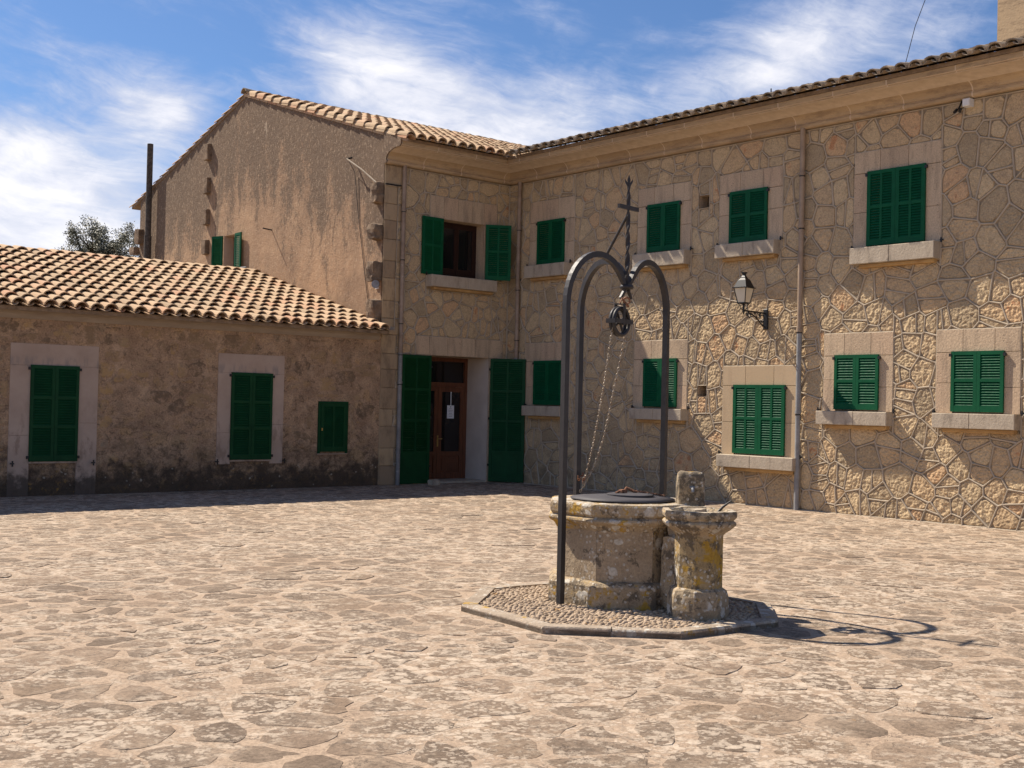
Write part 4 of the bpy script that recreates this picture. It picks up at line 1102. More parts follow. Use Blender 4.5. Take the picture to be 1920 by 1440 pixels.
for sr, op in (((-10.02, -8.63, 0.0, 2.385), C1), ((-6.52, -5.225, .45, 2.375), C2)):
    u0, u1, v0, v1 = sr; a, b, c, d = op
    for q in ((u0, u1, d + .10 - .10, v1), (u0, a, v0 + (.95 if v0 < .2 else .55), d - .002), (u0, a, v0, v0 + (.948 if v0 < .2 else .548)), (b, u1, v0 + (1.15 if v0 < .2 else .7), d - .002), (b, u1, v0, v0 + (1.148 if v0 < .2 else .698))):
        mb = MB(); blockbox(mb, FA, *q, -.01, .012 + rC.uniform(0, .003), .003); mb.obj('surround_block', 'lowdress', HC, center=True)
    mb = MB(); blockbox(mb, FA, a - .01, b + .01, c - .035, c - .004, -.02, .035, .006); mb.obj('sill', 'lowdress', HC, center=True)
    w = (b - a + .02) / 2 - .002
    leaf(HC, w, d - c + .01, 1, 3, FA(a - .01, c - .003, .014), 0, 'greenlow'); leaf(HC, w, d - c + .01, 1, 3, FA(a - .01 + w + .004, c - .003, .016), 0, 'greenlow')
    for x_ in (a - .03, b + .03):
        hinge(HC, FA(x_, d - .05, .03)); hinge(HC, FA(x_, c + .06, .03))
    mb = MB(); x_ = b + .26; tube(mb, [FA(x_, c - .03, 0), FA(x_, c - .03, .09)], .008, 6); mb.box(x_ - .012, x_ + .012, c - .075, c + .015, .08, .092, FA); mb.box(x_ - .035, x_ + .03, c - .04, c - .02, .07, .08, FA); mb.obj('shutter_catch', 'black', HC, center=True)
    mb = MB(); x_ = a - .27; tube(mb, [FA(x_, c - .03, 0), FA(x_, c - .03, .09)], .008, 6); mb.box(x_ - .012, x_ + .012, c - .075, c + .015, .08, .092, FA); mb.box(x_ - .035, x_ + .03, c - .04, c - .02, .07, .08, FA); mb.obj('shutter_catch', 'black', HC, center=True)
a, b, c, d = C3
mb = MB(); mb.box(a - .01, a + .035, c - .03, d + .01, .0, .03, FA); mb.box(b - .035, b + .01, c - .03, d + .01, .0, .03, FA); mb.box(a + .035, b - .035, d - .03, d + .01, .001, .031, FA); mb.obj('shutter_frame', 'greenlow', HC)
leaf(HC, b - a - .075, d - c - .035, 2, 1, FA(a + .037, c + .002, .012), 0, 'greenlow')
mb = MB(); mb.box(a + .045, a + .07, (c + d) / 2 - .07, (c + d) / 2 - .02, .047, .052, FA); mb.obj('keyhole_plate', 'brass', HC)
mb = MB(); blockbox(mb, FA, a - .01, b + .01, c - .05, c - .032, -.02, .03, .005); mb.obj('sill', 'lowdress', HC, center=True)
# plaster cove
prof = [(0, 2.765), (.03, 2.765), (.045, 2.80)] + [(.05 + .19 * (1 - math.cos(math.pi / 2 * k / 5)), 2.81 + .10 * math.sin(math.pi / 2 * k / 5)) for k in range(6)] + [(.25, 2.945), (0, 2.945)]
mb = MB(); extrude(mb, FA, prof, XL, GX - .06); mb.obj('cove_cornice', 'lowcove', HC)
SC = .272
zC = lambda Y: 2.93 + SC * (Y + .33)
deck(HC, [(XL, -.30, zC(-.3)), (GX - .02, -.30, zC(-.3)), (GX - .02, 4.96, zC(4.96)), (XL, 4.96, zC(4.96))])
deck(HC, [(XL, 4.96, zC(4.96)), (GX - .02, 4.96, zC(4.96)), (GX - .02, 10.1, 2.95), (XL, 10.1, 2.95)], name='rear_roof')
tiled_roof(HC, Vector((GX - .16, -.38, zC(-.38))), Vector((1, 0, 0)), SC, (-52, 1), 14, .40, lambda p: p.y < 5.0, 'tile', spacing=.24, seed=8, lift=.02, panmat='tile')

# ================================================================== RAINWATER PIPES
def pipe(name, label, x, y, z0, z1, m, rings, out=(0, 0)):
    o = thing(name, label, 'drainpipe', (x, y, z0), 'drainpipes down the stone walls')
    mb = MB(); tube(mb, [(x, y, z0), (x, y, (z0 + z1) / 2), (x, y, z1)], .042, 14); mb.obj('pipe', m, o)
    for z in rings:
        mb = MB(); tube(mb, [(x, y, z), (x, y, z + .05)], .052, 14); mb.obj('collar', m, o)
        mb = MB(); tube(mb, [(x, y, z - .025), (x, y, z - .008)], .047, 12); bx, by = out; mb.box(min(x, x + bx) - .006, max(x, x + bx) + .006, min(y, y + by) - .006, max(y, y + by) + .006, z - .022, z - .012); mb.obj('clamp', 'black', o)
    return o
pipe('drainpipe', 'grey-brown drainpipe beside the quoins, left of the open door', -2.74, -.075, .0, 6.16, 'pipe', (5.28, 4.35, 3.12, 1.95, 2.52), (0, .07))
pipe('drainpipe', 'brown drainpipe in the inner corner between the two stone walls', -.085, -.40, .0, 6.16, 'pipe', (5.18, 3.95, 2.92), (.08, 0))
pipe('drainpipe', 'tall drainpipe turning grey in its lower half, between the lantern and the rightmost windows', -.085, -7.40, .0, 6.16, 'pipe2', (5.40, 4.55, 2.87, 1.55), (.08, 0))

# ================================================================== WALL LANTERN
LN = thing('wall_lantern', 'black iron lantern with cream glass on a scrolled wall bracket', 'lantern', FB(6.69, 2.92, 0))
u = 6.68; LX = .61
mb = MB(); blockbox(mb, FB, u - .045, u + .045, 2.93, 3.27, .02, .055, .01); lp = mb.obj('wall_plate', 'black', LN)
mb = MB(); tube(mb, [FB(u, 3.20, .05), FB(u, 3.205, .3), FB(u, 3.21, LX)], .014, 8)
def arc(cx, cz, r, a0, a1, n=10): return [FB(u, cz + r * math.sin(R(a0 + (a1 - a0) * k / n)), cx + r * math.cos(R(a0 + (a1 - a0) * k / n))) for k in range(n + 1)]
tube(mb, [FB(u, 2.97, .05), FB(u, 3.0, .13), FB(u, 3.07, .22), FB(u, 3.13, .32), FB(u, 3.17, .42), FB(u, 3.185, .50)], .013, 6)
for cx, cz, r, a0, a1 in ((.13, 3.11, .055, 0, 330), (.24, 3.145, .035, 30, 360), (.11, 3.03, .028, 0, 300), (.46, 3.14, .036, 90, 400), (.395, 3.145, .026, 0, 330), (.53, 3.155, .02, 0, 340), (.18, 3.17, .02, 0, 350), (.32, 3.18, .016, 0, 350)): tube(mb, arc(cx, cz, r, a0, a1), .009, 5)
mb.obj('bracket', 'black', LN)
yl = -u; ca = [R(45 + 90 * k + 40.4 * -1 + 45) for k in range(4)]
def sq(mb, prof, m, name, par): lathe(mb, -LX, yl, prof, angs=ca, smooth=False); return mb.obj(name, m, par)
mb = MB(); lathe(mb, -LX, yl, [(.0, 3.335), (.098, 3.335), (.160, 3.575), (0, 3.575)], angs=ca, smooth=False); mb.obj('glass', 'lamp', LN)
mb = MB(); lathe(mb, -LX, yl, [(.0, 3.57), (.195, 3.57), (.195, 3.585), (.165, 3.59), (.105, 3.70), (.085, 3.715), (.06, 3.735), (.05, 3.755), (.03, 3.78), (.028, 3.80), (.05, 3.825), (.05, 3.835), (0, 3.84)], angs=ca, smooth=False); mb.obj('cap', 'black', LN)
mb = MB()
for k in range(4):
    a = ca[k]; tube(mb, [(-LX + .10 * math.cos(a), yl + .10 * math.sin(a), 3.33), (-LX + .163 * math.cos(a), yl + .163 * math.sin(a), 3.575)], .008, 5)
    b = ca[(k + 1) % 4]; tube(mb, [(-LX + .10 * math.cos(a), yl + .10 * math.sin(a), 3.332), (-LX + .10 * math.cos(b), yl + .10 * math.sin(b), 3.332)], .009, 5)
    tube(mb, [(-LX + .10 * math.cos(a), yl + .10 * math.sin(a), 3.33), (-LX + .05 * math.cos(a), yl + .05 * math.sin(a), 3.28), (-LX + .055 * math.cos(a), yl + .055 * math.sin(a), 3.25), (-LX, yl, 3.20)], .007, 5)
tube(mb, [(-LX, yl, 3.15), (-LX, yl, 3.19), (-LX, yl, 3.24), (-LX, yl, 3.33)], .012, 8, taper=[.006, .022, .015, .008])
mb.obj('cage', 'black', LN)

# ================================================================== SMALL WALL FITTINGS
o = thing('security_camera', 'small white box camera under the cornice at the upper right', 'camera', FB(10.3, 6.0, 0))
mb = MB(); blockbox(mb, FB, 10.20, 10.31, 6.02, 6.13, .0, .15, .012); mb.obj('housing', 'paper', o)
o = thing('floodlight', 'small black twin spot fitting beside the white box under the cornice', 'floodlight', FB(10.13, 6.0, 0))
mb = MB(); tube(mb, [FB(10.13, 6.13, .03), FB(10.13, 6.05, .08), FB(10.13, 6.0, .12)], .014, 6); mb.obj('arm', 'black', o)
for du in (-.03, .03):
    mb = MB(); tube(mb, [FB(10.13 + du, 6.0, .11), FB(10.13 + du * 1.4, 5.95, .16)], .022, 8); mb.obj('spot', 'black', o)
o = thing('round_wall_lamp', 'round grey disc lamp on the brown gable beside the corner toothing stones', 'lamp', (GX - .15, .12, 3.83))
mb = MB(); dv = Vector((-.8, -.6, 0)); c = Vector((GX - .12, .03, 3.83)); tube(mb, [c, c + dv * .02, c + dv * .05], .075, 20, taper=[.06, .078, .078]); mb.obj('disc', 'zinc', o)
mb = MB(); tube(mb, [c + Vector((.02, 0, 0)), (GX, .16, 3.83)], .012, 6); mb.box(GX - .02, GX + .0, .11, .2, 3.76, 3.92); mb.obj('bracket', 'paper', o)
o = thing('iron_bracket', 'slanting white-grey rod standing out from the corner high on the brown gable', 'bracket', (GX, .2, 5.8))
mb = MB(); tube(mb, [(GX - .10, .12, 5.78), (GX - .14, .60, 6.10), (GX - .16, 1.10, 6.37)], .016, 8); mb.obj('rod', 'sill', o)
mb = MB(); tube(mb, [(GX - .04, 1.10, 6.41), (GX - .17, 1.11, 6.37)], .02, 6); mb.obj('insulator', 'black', o)
o = thing('wall_cable', 'thin pale cable running down the quoins beside the left drainpipe', 'cable', (-2.86, -.04, 3))
mb = MB(); tube(mb, [(GX - .02, -.04, 5.74), (-2.98, -.045, 5.74), (-2.86, -.045, 5.73), (-2.855, -.045, 5.2), (-2.87, -.045, 4.0), (-2.88, -.045, 2.95)], .0075, 5); mb.obj('cable', 'sill', o)
mb = MB(); tube(mb, [(-3.16, -.05, 5.76), (-2.80, -.06, 5.76)], .014, 6); mb.obj('clamp_bar', 'black', o)
o = thing('hanging_cable', 'thin dark cable hanging down the brown gable from the rod', 'cable', (GX - .02, .9, 3))
mb = MB(); tube(mb, [(GX - .14, 1.08, 6.36), (GX - .03, 1.0, 6.1), (GX - .012, .86, 5.2), (GX - .012, .62, 4.2), (GX - .012, .40, 3.30)], .006, 5); mb.obj('cable', 'black', o)
o = thing('iron_peg', 'rusty iron peg sticking out of the middle of the brown gable', 'peg', (GX, 4.25, 5.3))
mb = MB(); tube(mb, [(GX + .02, 4.30, 5.28), (GX - .22, 4.30, 5.30)], .014, 6); mb.obj('peg', 'black', o)
o = thing('pipe_stub', 'short grey stub pipe on the gable above the outbuilding roof, right of the small window', 'pipe', (GX, 5.2, 4.35))
mb = MB(); tube(mb, [(GX + .02, 5.55, 4.55), (GX - .25, 5.2, 4.50), (GX - .25, 4.95, 4.49)], .02, 8); mb.obj('pipe', 'zinc', o)
# tall dark flue at the far end of the gable
o = thing('flue_pole', 'tall dark lichen-spotted flue standing against the far left end of the brown gable', 'flue', (GX - .14, 10.4, 4))
mb = MB(); tube(mb, [(GX - .14, 10.42, 3.3), (GX - .14, 10.42, 5.7)], .092, 14); mb.obj('lower_flue', 'pole', o)
mb = MB(); tube(mb, [(GX - .14, 10.42, 5.65), (GX - .14, 10.42, 7.05), (GX - .14, 10.42, 8.05)], .076, 14); mb.obj('upper_flue', 'pole', o)
# wire and aerial over the long roof
o = thing('overhead_wire', 'thin dark wire rising from the long roof into the sky, left of the chimney', 'wire', (1, -8.5, 7.1))
mb = MB(); tube(mb, [(1.0, -8.49, 7.05), (1.0, -8.55, 7.16), (.55, -9.0, 7.6), (0.1, -9.7, 8.4), (-.5, -10.7, 9.8)], .006, 5); mb.obj('wire', 'black', o)
o = thing('roof_aerial', 'tiny aerial rod poking above the middle of the long roof edge', 'aerial', (1, -5.9, 7.0))
mb = MB(); tube(mb, [(1.0, -5.9, 7.0), (1.0, -5.9, 7.28)], .012, 5); mb.obj('rod', 'black', o)
# stone at the door
o = MB(); rough_block(o, -2.14, -1.94, -.40, -.24, .0, .10, rA, .03, 4); o = o.obj('loose_stone', 'sill', None, label='small pale loose stone on the paving under the left door shutter', category='stone')

# ================================================================== WELL
L_ = Vector((.7613, -.6484, 0)); F_ = Vector((.6484, .7613, 0))
WC = Vector((-9.148, -12.364, 0)); ZP = .052
def Wp(a, b, z): v = WC + L_ * a + F_ * b; return Vector((v.x, v.y, z))
th0 = math.atan2(L_.y, L_.x)
# platform
PT = thing('well_platform', 'low eight-sided step of kerb stones and pebble cobbles around the well', 'platform', (-9.4, -12.5, 0))
mb = MB(); n = len(PLAT); inn = inset(PLAT, .09)
mb.add([(a, b, 0) for a, b in PLAT] + [(a, b, ZP - .018) for a, b in PLAT], [(i, (i + 1) % n, n + (i + 1) % n, n + i) for i in range(n)] + [tuple(range(n, 2 * n))]); mb.obj('bedding', 'earth', PT)
rW = random.Random(17)
for i in range(n):
    a, b = Vector(PLAT[i]), Vector(PLAT[(i + 1) % n]); pr_, nx2 = Vector(PLAT[i - 1]), Vector(PLAT[(i + 2) % n]); d = (b - a); L = d.length; d.normalize(); nin = Vector((-d.y, d.x))
    k = max(1, round(L / .52))
    # mitred ends so neighbouring kerbs butt without overlap
    d0 = (a - pr_).normalized(); d1 = (nx2 - b).normalized()
    t0 = math.tan(math.acos(max(-1, min(1, d0.dot(d)))) / 2); t1 = math.tan(math.acos(max(-1, min(1, d.dot(d1)))) / 2); wk = .12
    for q in range(k):
        s0, s1 = L * q / k + .003, L * (q + 1) / k - .003
        i0 = s0 + (wk * t0 if q == 0 else 0); i1 = s1 - (wk * t1 if q == k - 1 else 0)
        A, B = a + d * s0, a + d * s1; Cc, D = a + d * i1 + nin * wk, a + d * i0 + nin * wk
        A2, B2 = A + nin * .008, B + nin * .008
        zt = ZP + rW.uniform(-.003, .003)
        v = [(*A, -.01), (*B, -.01), (*Cc, -.01), (*D, -.01), (*A, zt - .01), (*B, zt - .01), (*A2, zt), (*B2, zt), (*Cc, zt), (*D, zt)]
        mb = MB(); mb.add(v, [(0, 1, 5, 4), (4, 5, 7, 6), (6, 7, 8, 9), (1, 2, 8, 7, 5), (3, 0, 4, 6, 9), (2, 3, 9, 8)]); mb.obj('kerb_stone', 'kerb', PT, center=True)
inn = inset(PLAT, .13); pb = MB(); gxs = darts(rW, -10.7, -8.2, -13.9, -11.3, .024, .036, 42000, 1.35)
for (x_, y_) in gxs:
    if not in_poly(x_, y_, inn): continue
    if (Vector((x_, y_, 0)) - WC).length < .57: continue
    a = rW.uniform(-.4, .4) - .7; la, lb, hz = rW.uniform(.016, .024), rW.uniform(.009, .014), ZP + rW.uniform(-.010, -.002)
    ca_, sa_ = math.cos(a), math.sin(a); v = []
    for (sc_, zz) in ((1.0, ZP - .022), (.9, hz - .006), (.5, hz)):
        for k in range(6):
            p_, q_ = la * sc_ * math.cos(k * math.pi / 3), lb * sc_ * math.sin(k * math.pi / 3); v.append((x_ + p_ * ca_ - q_ * sa_, y_ + p_ * sa_ + q_ * ca_, zz))
    pb.add(v, [(i * 6 + k, i * 6 + (k + 1) % 6, i * 6 + 6 + (k + 1) % 6, i * 6 + 6 + k) for i in range(2) for k in range(6)] + [(12, 13, 14, 15, 16, 17)], True)
pb.obj('cobbles', 'pebble', PT, kind='stuff')

WL = thing('stone_well', 'octagonal lichen-covered stone well with moulded rim under the iron hoops', 'well', (WC.x, WC.y, ZP))
oct_ = [th0 + R(-90 - 2.5 + 22.5 + 45 * k) for k in range(8)]
def octring(prof, k0, k1, mb, sub_=5, j=.006, gap=.0):
    """one facet-wide slice (facet k) of the octagonal profile, faces slightly uneven"""
    for k in range(k0, k1):
        a, b = oct_[k % 8], oct_[(k + 1) % 8]; n = len(prof); v = []; 
        for s_ in range(sub_ + 1):
            tt = gap + (1 - 2 * gap) * s_ / sub_
            for r, z in prof:
                pa = Vector((WC.x + r * math.cos(a), WC.y + r * math.sin(a), z)); pb_ = Vector((WC.x + r * math.cos(b), WC.y + r * math.sin(b), z))
                p = pa.lerp(pb_, tt); nv = mnoise.noise_vector(p * 6) * j + mnoise.noise_vector(p * 23) * j * .5
                if r > .05: p = p + nv
                v.append(p)
        f = [(s_ * n + i, (s_ + 1) * n + i, (s_ + 1) * n + i + 1, s_ * n + i + 1) for s_ in range(sub_) for i in range(n - 1)]
        f += [tuple(reversed(range(n))), tuple(sub_ * n + i for i in range(n))]
        mb.add(v, f)
plinth = [(.42, ZP - .02), (.632, ZP - .02), (.635, .10), (.632, .205), (.605, .232), (.575, .240), (.42, .24)]
shaft = [(.42, .235), (.565, .238), (.568, .35), (.566, .5), (.568, .64), (.42, .64)]
rimp = [(.38, .625), (.572, .628), (.580, .645), (.598, .668), (.622, .683), (.638, .694), (.645, .708), (.640, .722), (.622, .731), (.612, .738), (.620, .748), (.630, .76), (.632, .79), (.631, .822), (.622, .837), (.44, .840), (.43, .60)]
for k in range(8):
    mb = MB(); octring(plinth, k, k + 1, mb, 6, .006); mb.obj('plinth_block', 'well', WL, center=True)
    mb = MB(); octring(shaft, k, k + 1, mb, 6, .0025, .003); mb.obj('shaft_block', 'wellpanel' if k in (6, 7) else 'well', WL, center=True)
    mb = MB(); octring(rimp, k, k + 1, mb, 7, .004, .001); mb.obj('rim_block', 'well', WL, center=True)
mb = MB(); octring([(.41, .836), (.605, .8405), (.610, .8365)], 0, 8, mb, 6, .004); mb.obj('rim_top', 'welltop', WL)
# lid
mb = MB(); lathe(mb, WC.x, WC.y, [(.425, .848), (.427, .856), (.30, .868), (.10, .884), (.0, .888)], 48, smooth=True); LD = mb.obj('lid', 'lid', WL, label='dark grey sheet-metal lid, a shallow cone')
mb = MB(); c = Wp(.06, -.02, 0); lathe(mb, c.x, c.y, [(.19, .868), (.192, .889), (.17, .893), (0, .900)], 30, smooth=False); mb.obj('hatch', 'lid', LD)
mb = MB(); tube(mb, [Wp(.2, -.06, .893), Wp(.24, -.08, .884)], .012, 6); mb.box(-.0, .0, 0, 0, 0, 0) if False else None; mb.obj('hinge', 'iron', LD)
PK = thing('padlock', 'rusty padlock and hasp lying on the well lid', 'padlock', Wp(.02, -.02, .90))
mb = MB(); c = Wp(.0, -.03, .905); rough_block(mb, c.x - .035, c.x + .03, c.y - .02, c.y + .02, .898, .925, rW, .008, 2); mb.obj('body', 'rust', PK)
mb = MB(); tube(mb, [Wp(.01, -.02, .91), Wp(.03, -.01, .94), Wp(.06, 0, .925), Wp(.09, .02, .91), Wp(.12, .01, .905)], .011, 6); tube(mb, [Wp(-.06, -.05, .895), Wp(-.02, -.04, .915), Wp(.03, -.03, .90)], .012, 6); mb.obj('shackle', 'rust', PK)

def chain_mesh(path, pitch=.026, r=.0034, w=.0085):
    """interlocking oval links along a polyline"""
    pts = [Vector(p) for p in path]; mb = MB(); seglen = [(b - a).length for a, b in zip(pts, pts[1:])]; tot = sum(seglen)
    def at(s_):
        for (a, b), l in zip(zip(pts, pts[1:]), seglen):
            if s_ <= l: return a.lerp(b, s_ / l), (b - a).normalized()
            s_ -= l
        return pts[-1], (pts[-1] - pts[-2]).normalized()
    n = int(tot / pitch)
    for i in range(n):
        c, d = at((i + .5) * pitch); side = d.orthogonal().normalized(); 
        if i % 2: side = d.cross(side)
        nrm = d.cross(side); hl = pitch * .72
        loop = [c + d * (hl * math.cos(2 * math.pi * k / 8)) + side * (w * math.sin(2 * math.pi * k / 8)) for k in range(8)]
        v = []
        for k in range(8):
            o_ = (loop[k] - c).normalized()
            for q in range(4): v.append(loop[k] + (o_ * math.cos(q * math.pi / 2) + nrm * math.sin(q * math.pi / 2)) * r)
        mb.add(v, [(k * 4 + q, k * 4 + (q + 1) % 4, ((k + 1) % 8) * 4 + (q + 1) % 4, ((k + 1) % 8) * 4 + q) for k in range(8) for q in range(4)], True)
    return mb
CHN = thing('pulley_chain', 'pale rusty chain looping down from the pulley to the left rear post', 'chain', (-9.15, -12.1, .85))
PL_ = [(-9.314, -12.35, 2.129), (-9.265, -12.27, 1.936), (-9.212, -12.179, 1.745), (-9.152, -12.068, 1.518), (-9.1, -11.963, 1.295), (-9.067, -11.882, 1.128), (-9.053, -11.826, .997), (-9.066, -11.761, .971)]
PR_ = [(-9.124, -12.315, 2.122), (-9.103, -12.25, 1.938), (-9.088, -12.18, 1.748), (-9.063, -12.104, 1.538), (-9.031, -12.009, 1.319), (-9.02, -11.937, 1.176), (-9.03, -11.873, 1.041), (-9.048, -11.816, .942), (-9.066, -11.758, .842)]
PC = Vector((-9.209, -12.351, 2.296)); pe = (Vector(PR_[0]) - Vector(PL_[0])); pe.z = 0; pe.normalize()
PR_[0] = tuple(PC + pe * .100 + Vector((0, 0, -.05))); PL_[0] = tuple(PC - pe * .100 + Vector((0, 0, -.05)))
chain_mesh(PL_).obj('left_strand', 'chain', CHN); chain_mesh(PR_).obj('right_strand', 'chain', CHN)
chain_mesh([PC + pe * .108 * math.cos(R(a)) + Vector((0, 0, .108 * math.sin(R(a)) - 0)) for a in range(-15, 200, 15)]).obj('chain_over_wheel', 'chain', CHN)
mb = chain_mesh([(-9.053, -11.826, .997), (-9.06, -11.80, .95), (-9.04, -11.78, 1.02), (-9.07, -11.76, .96), (-9.09, -11.77, 1.0)], .022); mb.obj('knot', 'rust', CHN)
LC = thing('lid_chain', 'short rusty chain lying across the lid from the padlock', 'chain', Wp(.2, .05, .9))
chain_mesh([Wp(.09, .0, .912), Wp(.16, .03, .905), Wp(.24, .08, .890), Wp(.32, .14, .876), Wp(.38, .2, .865)], .024).obj('links', 'rust', LC)

# iron hoops
HF = thing('well_hoop_frame', 'dark iron frame of three bent hoops over the well carrying a twisted cross', 'well frame', (WC.x, WC.y, ZP))
posts = [(-.51, -.44, ZP), (-.345, .545, ZP), (.40, .565, ZP)]
for i, (a, b, z0) in enumerate(posts):
    r = math.hypot(a, b); dv = (L_ * a + F_ * b).normalized(); sd = Vector((-dv.y, dv.x, 0)); pts = []
    for z in (z0, .8, 1.6, 2.2): pts.append(WC + dv * r + Vector((0, 0, z)))
    ac = .345; cx_ = r - ac
    for k in range(17):
        t_ = R(8.3 * k); pts.append(WC + dv * (cx_ + ac * math.cos(t_)) + Vector((0, 0, 2.40 + .42 * math.sin(t_))))
    p0_ = pts[-1]; pts.append(Vector((WC.x + dv.x * .032, WC.y + dv.y * .032, 2.60))); pts.append(Vector((WC.x + dv.x * .030, WC.y + dv.y * .030, 2.55))); pts.append(Vector((WC.x + dv.x * .075, WC.y + dv.y * .075, 2.49)))
    mb = MB(); nn_ = len(pts); w_ = [.046] * (nn_ - 3) + [.03, .024, .02]; sweep(mb, pts, sd, w_, [.046] * (nn_ - 3) + [.028, .02, .012]); mb.obj('hoop', 'iron', HF, center=True)
mb = MB(); lathe(mb, WC.x, WC.y, [(.0, 2.565), (.052, 2.565), (.058, 2.58), (.052, 2.60), (0, 2.60)], 10); mb.obj('collar', 'iron', HF)
zz = [2.60 + k * .012 for k in range(70)]
mb = MB(); sweep(mb, [(WC.x, WC.y, z) for z in zz], L_, [.040 * (1 - .35 * (z - 2.6) / .84) for z in zz], [.017] * len(zz), [R(-40) + (z - 2.6) * 19 for z in zz]); mb.obj('twisted_spire', 'iron', HF)
mb = MB()
tipz = 3.42
for sgn in (-1, 0, 1):
    pp_ = [Wp(0, 0, tipz - .02), Wp(sgn * .012, 0, tipz + .01), Wp(sgn * .026, 0, tipz + .03), Wp(sgn * .030, 0, tipz + .05)] if sgn else [Wp(0, 0, tipz - .02), Wp(0, 0, tipz + .02), Wp(0, 0, tipz + .045), Wp(0, 0, tipz + .085)]
    sweep(mb, pp_, F_, .012, [.012, .020, .014, .003] if sgn else [.016, .018, .026, .003])
mb.obj('finial', 'iron', HF)
mb = MB(); sweep(mb, [(WC.x - .135, WC.y - .02, 3.235), (WC.x + .135, WC.y + .02, 3.235)], (0, 0, 1), .034, .02); mb.obj('crossbar', 'iron', HF)
p2 = WC + (L_ * posts[1][0] + F_ * posts[1][1]) * .52; mb = MB(); tube(mb, [(WC.x - .01, WC.y, 3.17), (p2.x, p2.y, 2.82)], .012, 7); mb.obj('brace', 'iron', HF)

# pulley
PU = thing('pulley', 'black iron pulley wheel in a strap frame hanging from the hoop joint by a hook', 'pulley', tuple(PC))
ph = Vector((-pe.y, pe.x, 0))
def ringtube(mb, c, ex, ez, rad, r, n=28, seg=8): 
    pts = [c + ex * rad * math.cos(2 * math.pi * k / n) + ez * rad * math.sin(2 * math.pi * k / n) for k in range(n)]; v = []; hh = ex.cross(ez)
    for k in range(n):
        o_ = (pts[k] - c).normalized()
        for q in range(seg): v.append(pts[k] + (o_ * math.cos(2 * math.pi * q / seg) + hh * math.sin(2 * math.pi * q / seg)) * r)
    mb.add(v, [(k * seg + q, k * seg + (q + 1) % seg, ((k + 1) % n) * seg + (q + 1) % seg, ((k + 1) % n) * seg + q) for k in range(n) for q in range(seg)], True)
ZV = Vector((0, 0, 1))
mb = MB(); ringtube(mb, PC + ph * .016, pe, ZV, .110, .016); ringtube(mb, PC - ph * .016, pe, ZV, .110, .016)
for k in range(4): a = k * math.pi / 2 + .5; tube(mb, [PC, PC + (pe * math.cos(a) + ZV * math.sin(a)) * .105], .011, 6)
tube(mb, [PC - ph * .045, PC + ph * .045], .016, 8); mb.obj('wheel', 'iron', PU)
mb = MB()
for sg in (-1, 1):
    sweep(mb, [PC + ph * sg * .042 + ZV * -.03, PC + ph * sg * .042 + ZV * .14], pe, .032, .008)
    sweep(mb, [PC + ph * sg * .046 - pe * .125, PC + ph * sg * .046 + pe * .125], ZV, .036, .007)
for sg in (-1, 1): sweep(mb, [PC + pe * sg * .128 - ph * .046, PC + pe * sg * .128 + ph * .046], ZV, .036, .007)
sweep(mb, [PC + ZV * .143 - ph * .046, PC + ZV * .143 + ph * .046], pe, .032, .008); mb.obj('strap', 'iron', PU)
mb = MB(); top = Vector((WC.x, WC.y, 2.49)); ringtube(mb, top + Vector((0, 0, -.02)), L_, ZV, .026, .008, 14, 6)
tube(mb, [top + Vector((0, 0, -.04)), top + L_ * .018 + Vector((0, 0, -.07)), (PC + ZV * .19) + L_ * .014, PC + ZV * .145], .010, 7); mb.obj('hook', 'rust', PU)

# basin with pedestal
BCs = Vector((-9.272, -13.294, 0))
BS = thing('drinking_basin', 'small octagonal stone basin on a yellow-lichened pedestal against the well', 'basin', (BCs.x, BCs.y, ZP))
def octp(mb, c, prof, rot=0.0, j=.006, sub_=3):
    ang = [th0 + R(-90 + rot + 22.5 + 45 * k) for k in range(8)]; rings = []
    for r, z in prof:
        ring = []
        for k in range(8):
            a, b = ang[k], ang[(k + 1) % 8]
            for s_ in range(sub_):
                p = Vector((c.x + r * math.cos(a), c.y + r * math.sin(a), z)).lerp(Vector((c.x + r * math.cos(b), c.y + r * math.sin(b), z)), s_ / sub_)
                if r > .02: p += mnoise.noise_vector(p * 9) * j
                ring.append(p)
        rings.append(ring)
    n = len(rings[0]); v = [p for r_ in rings for p in r_]
    mb.add(v, [(i * n + k, i * n + (k + 1) % n, (i + 1) * n + (k + 1) % n, (i + 1) * n + k) for i in range(len(prof) - 1) for k in range(n)] + [tuple((len(prof) - 1) * n + k for k in range(n))])
mb = MB(); octp(mb, BCs, [(.225, ZP - .02), (.232, .10), (.230, .20), (.215, .245), (.182, .262), (0, .262)], 8, .005, 4); mb.obj('base', 'well', BS)
mb = MB(); octp(mb, BCs, [(.181, .255), (.180, .35), (.181, .45), (.180, .55), (.182, .66), (0, .66)], 8, .003, 4); mb.obj('pedestal', 'wellcol', BS)
mb = MB(); octp(mb, BCs, [(.180, .640), (.188, .655), (.205, .672), (.236, .692), (.262, .712), (.280, .728), (.288, .745), (.280, .758), (.264, .766), (.276, .778), (.287, .79), (.291, .815), (.284, .836), (.235, .838), (.215, .82), (.19, .77), (0, .755)], 0, .005, 4); mb.obj('bowl', 'well', BS)
mb = MB(); octp(mb, BCs, [(.284, .8375), (.238, .8395)], 0, .006, 4); mb.v = mb.v; mb.f = mb.f[:-1]; mb.sm = mb.sm[:-1]; mb.obj('bowl_lip', 'welltop', BS)
mb = MB(); a = BCs + L_ * .12 + F_ * .02; tube(mb, [(a.x, a.y, .79), (a.x + L_.x * .06, a.y + L_.y * .06, .86), (a.x + L_.x * .12, a.y + L_.y * .12, .905)], .012, 7, taper=[.013, .010, .006]); mb.obj('spout_rod', 'iron', BS)
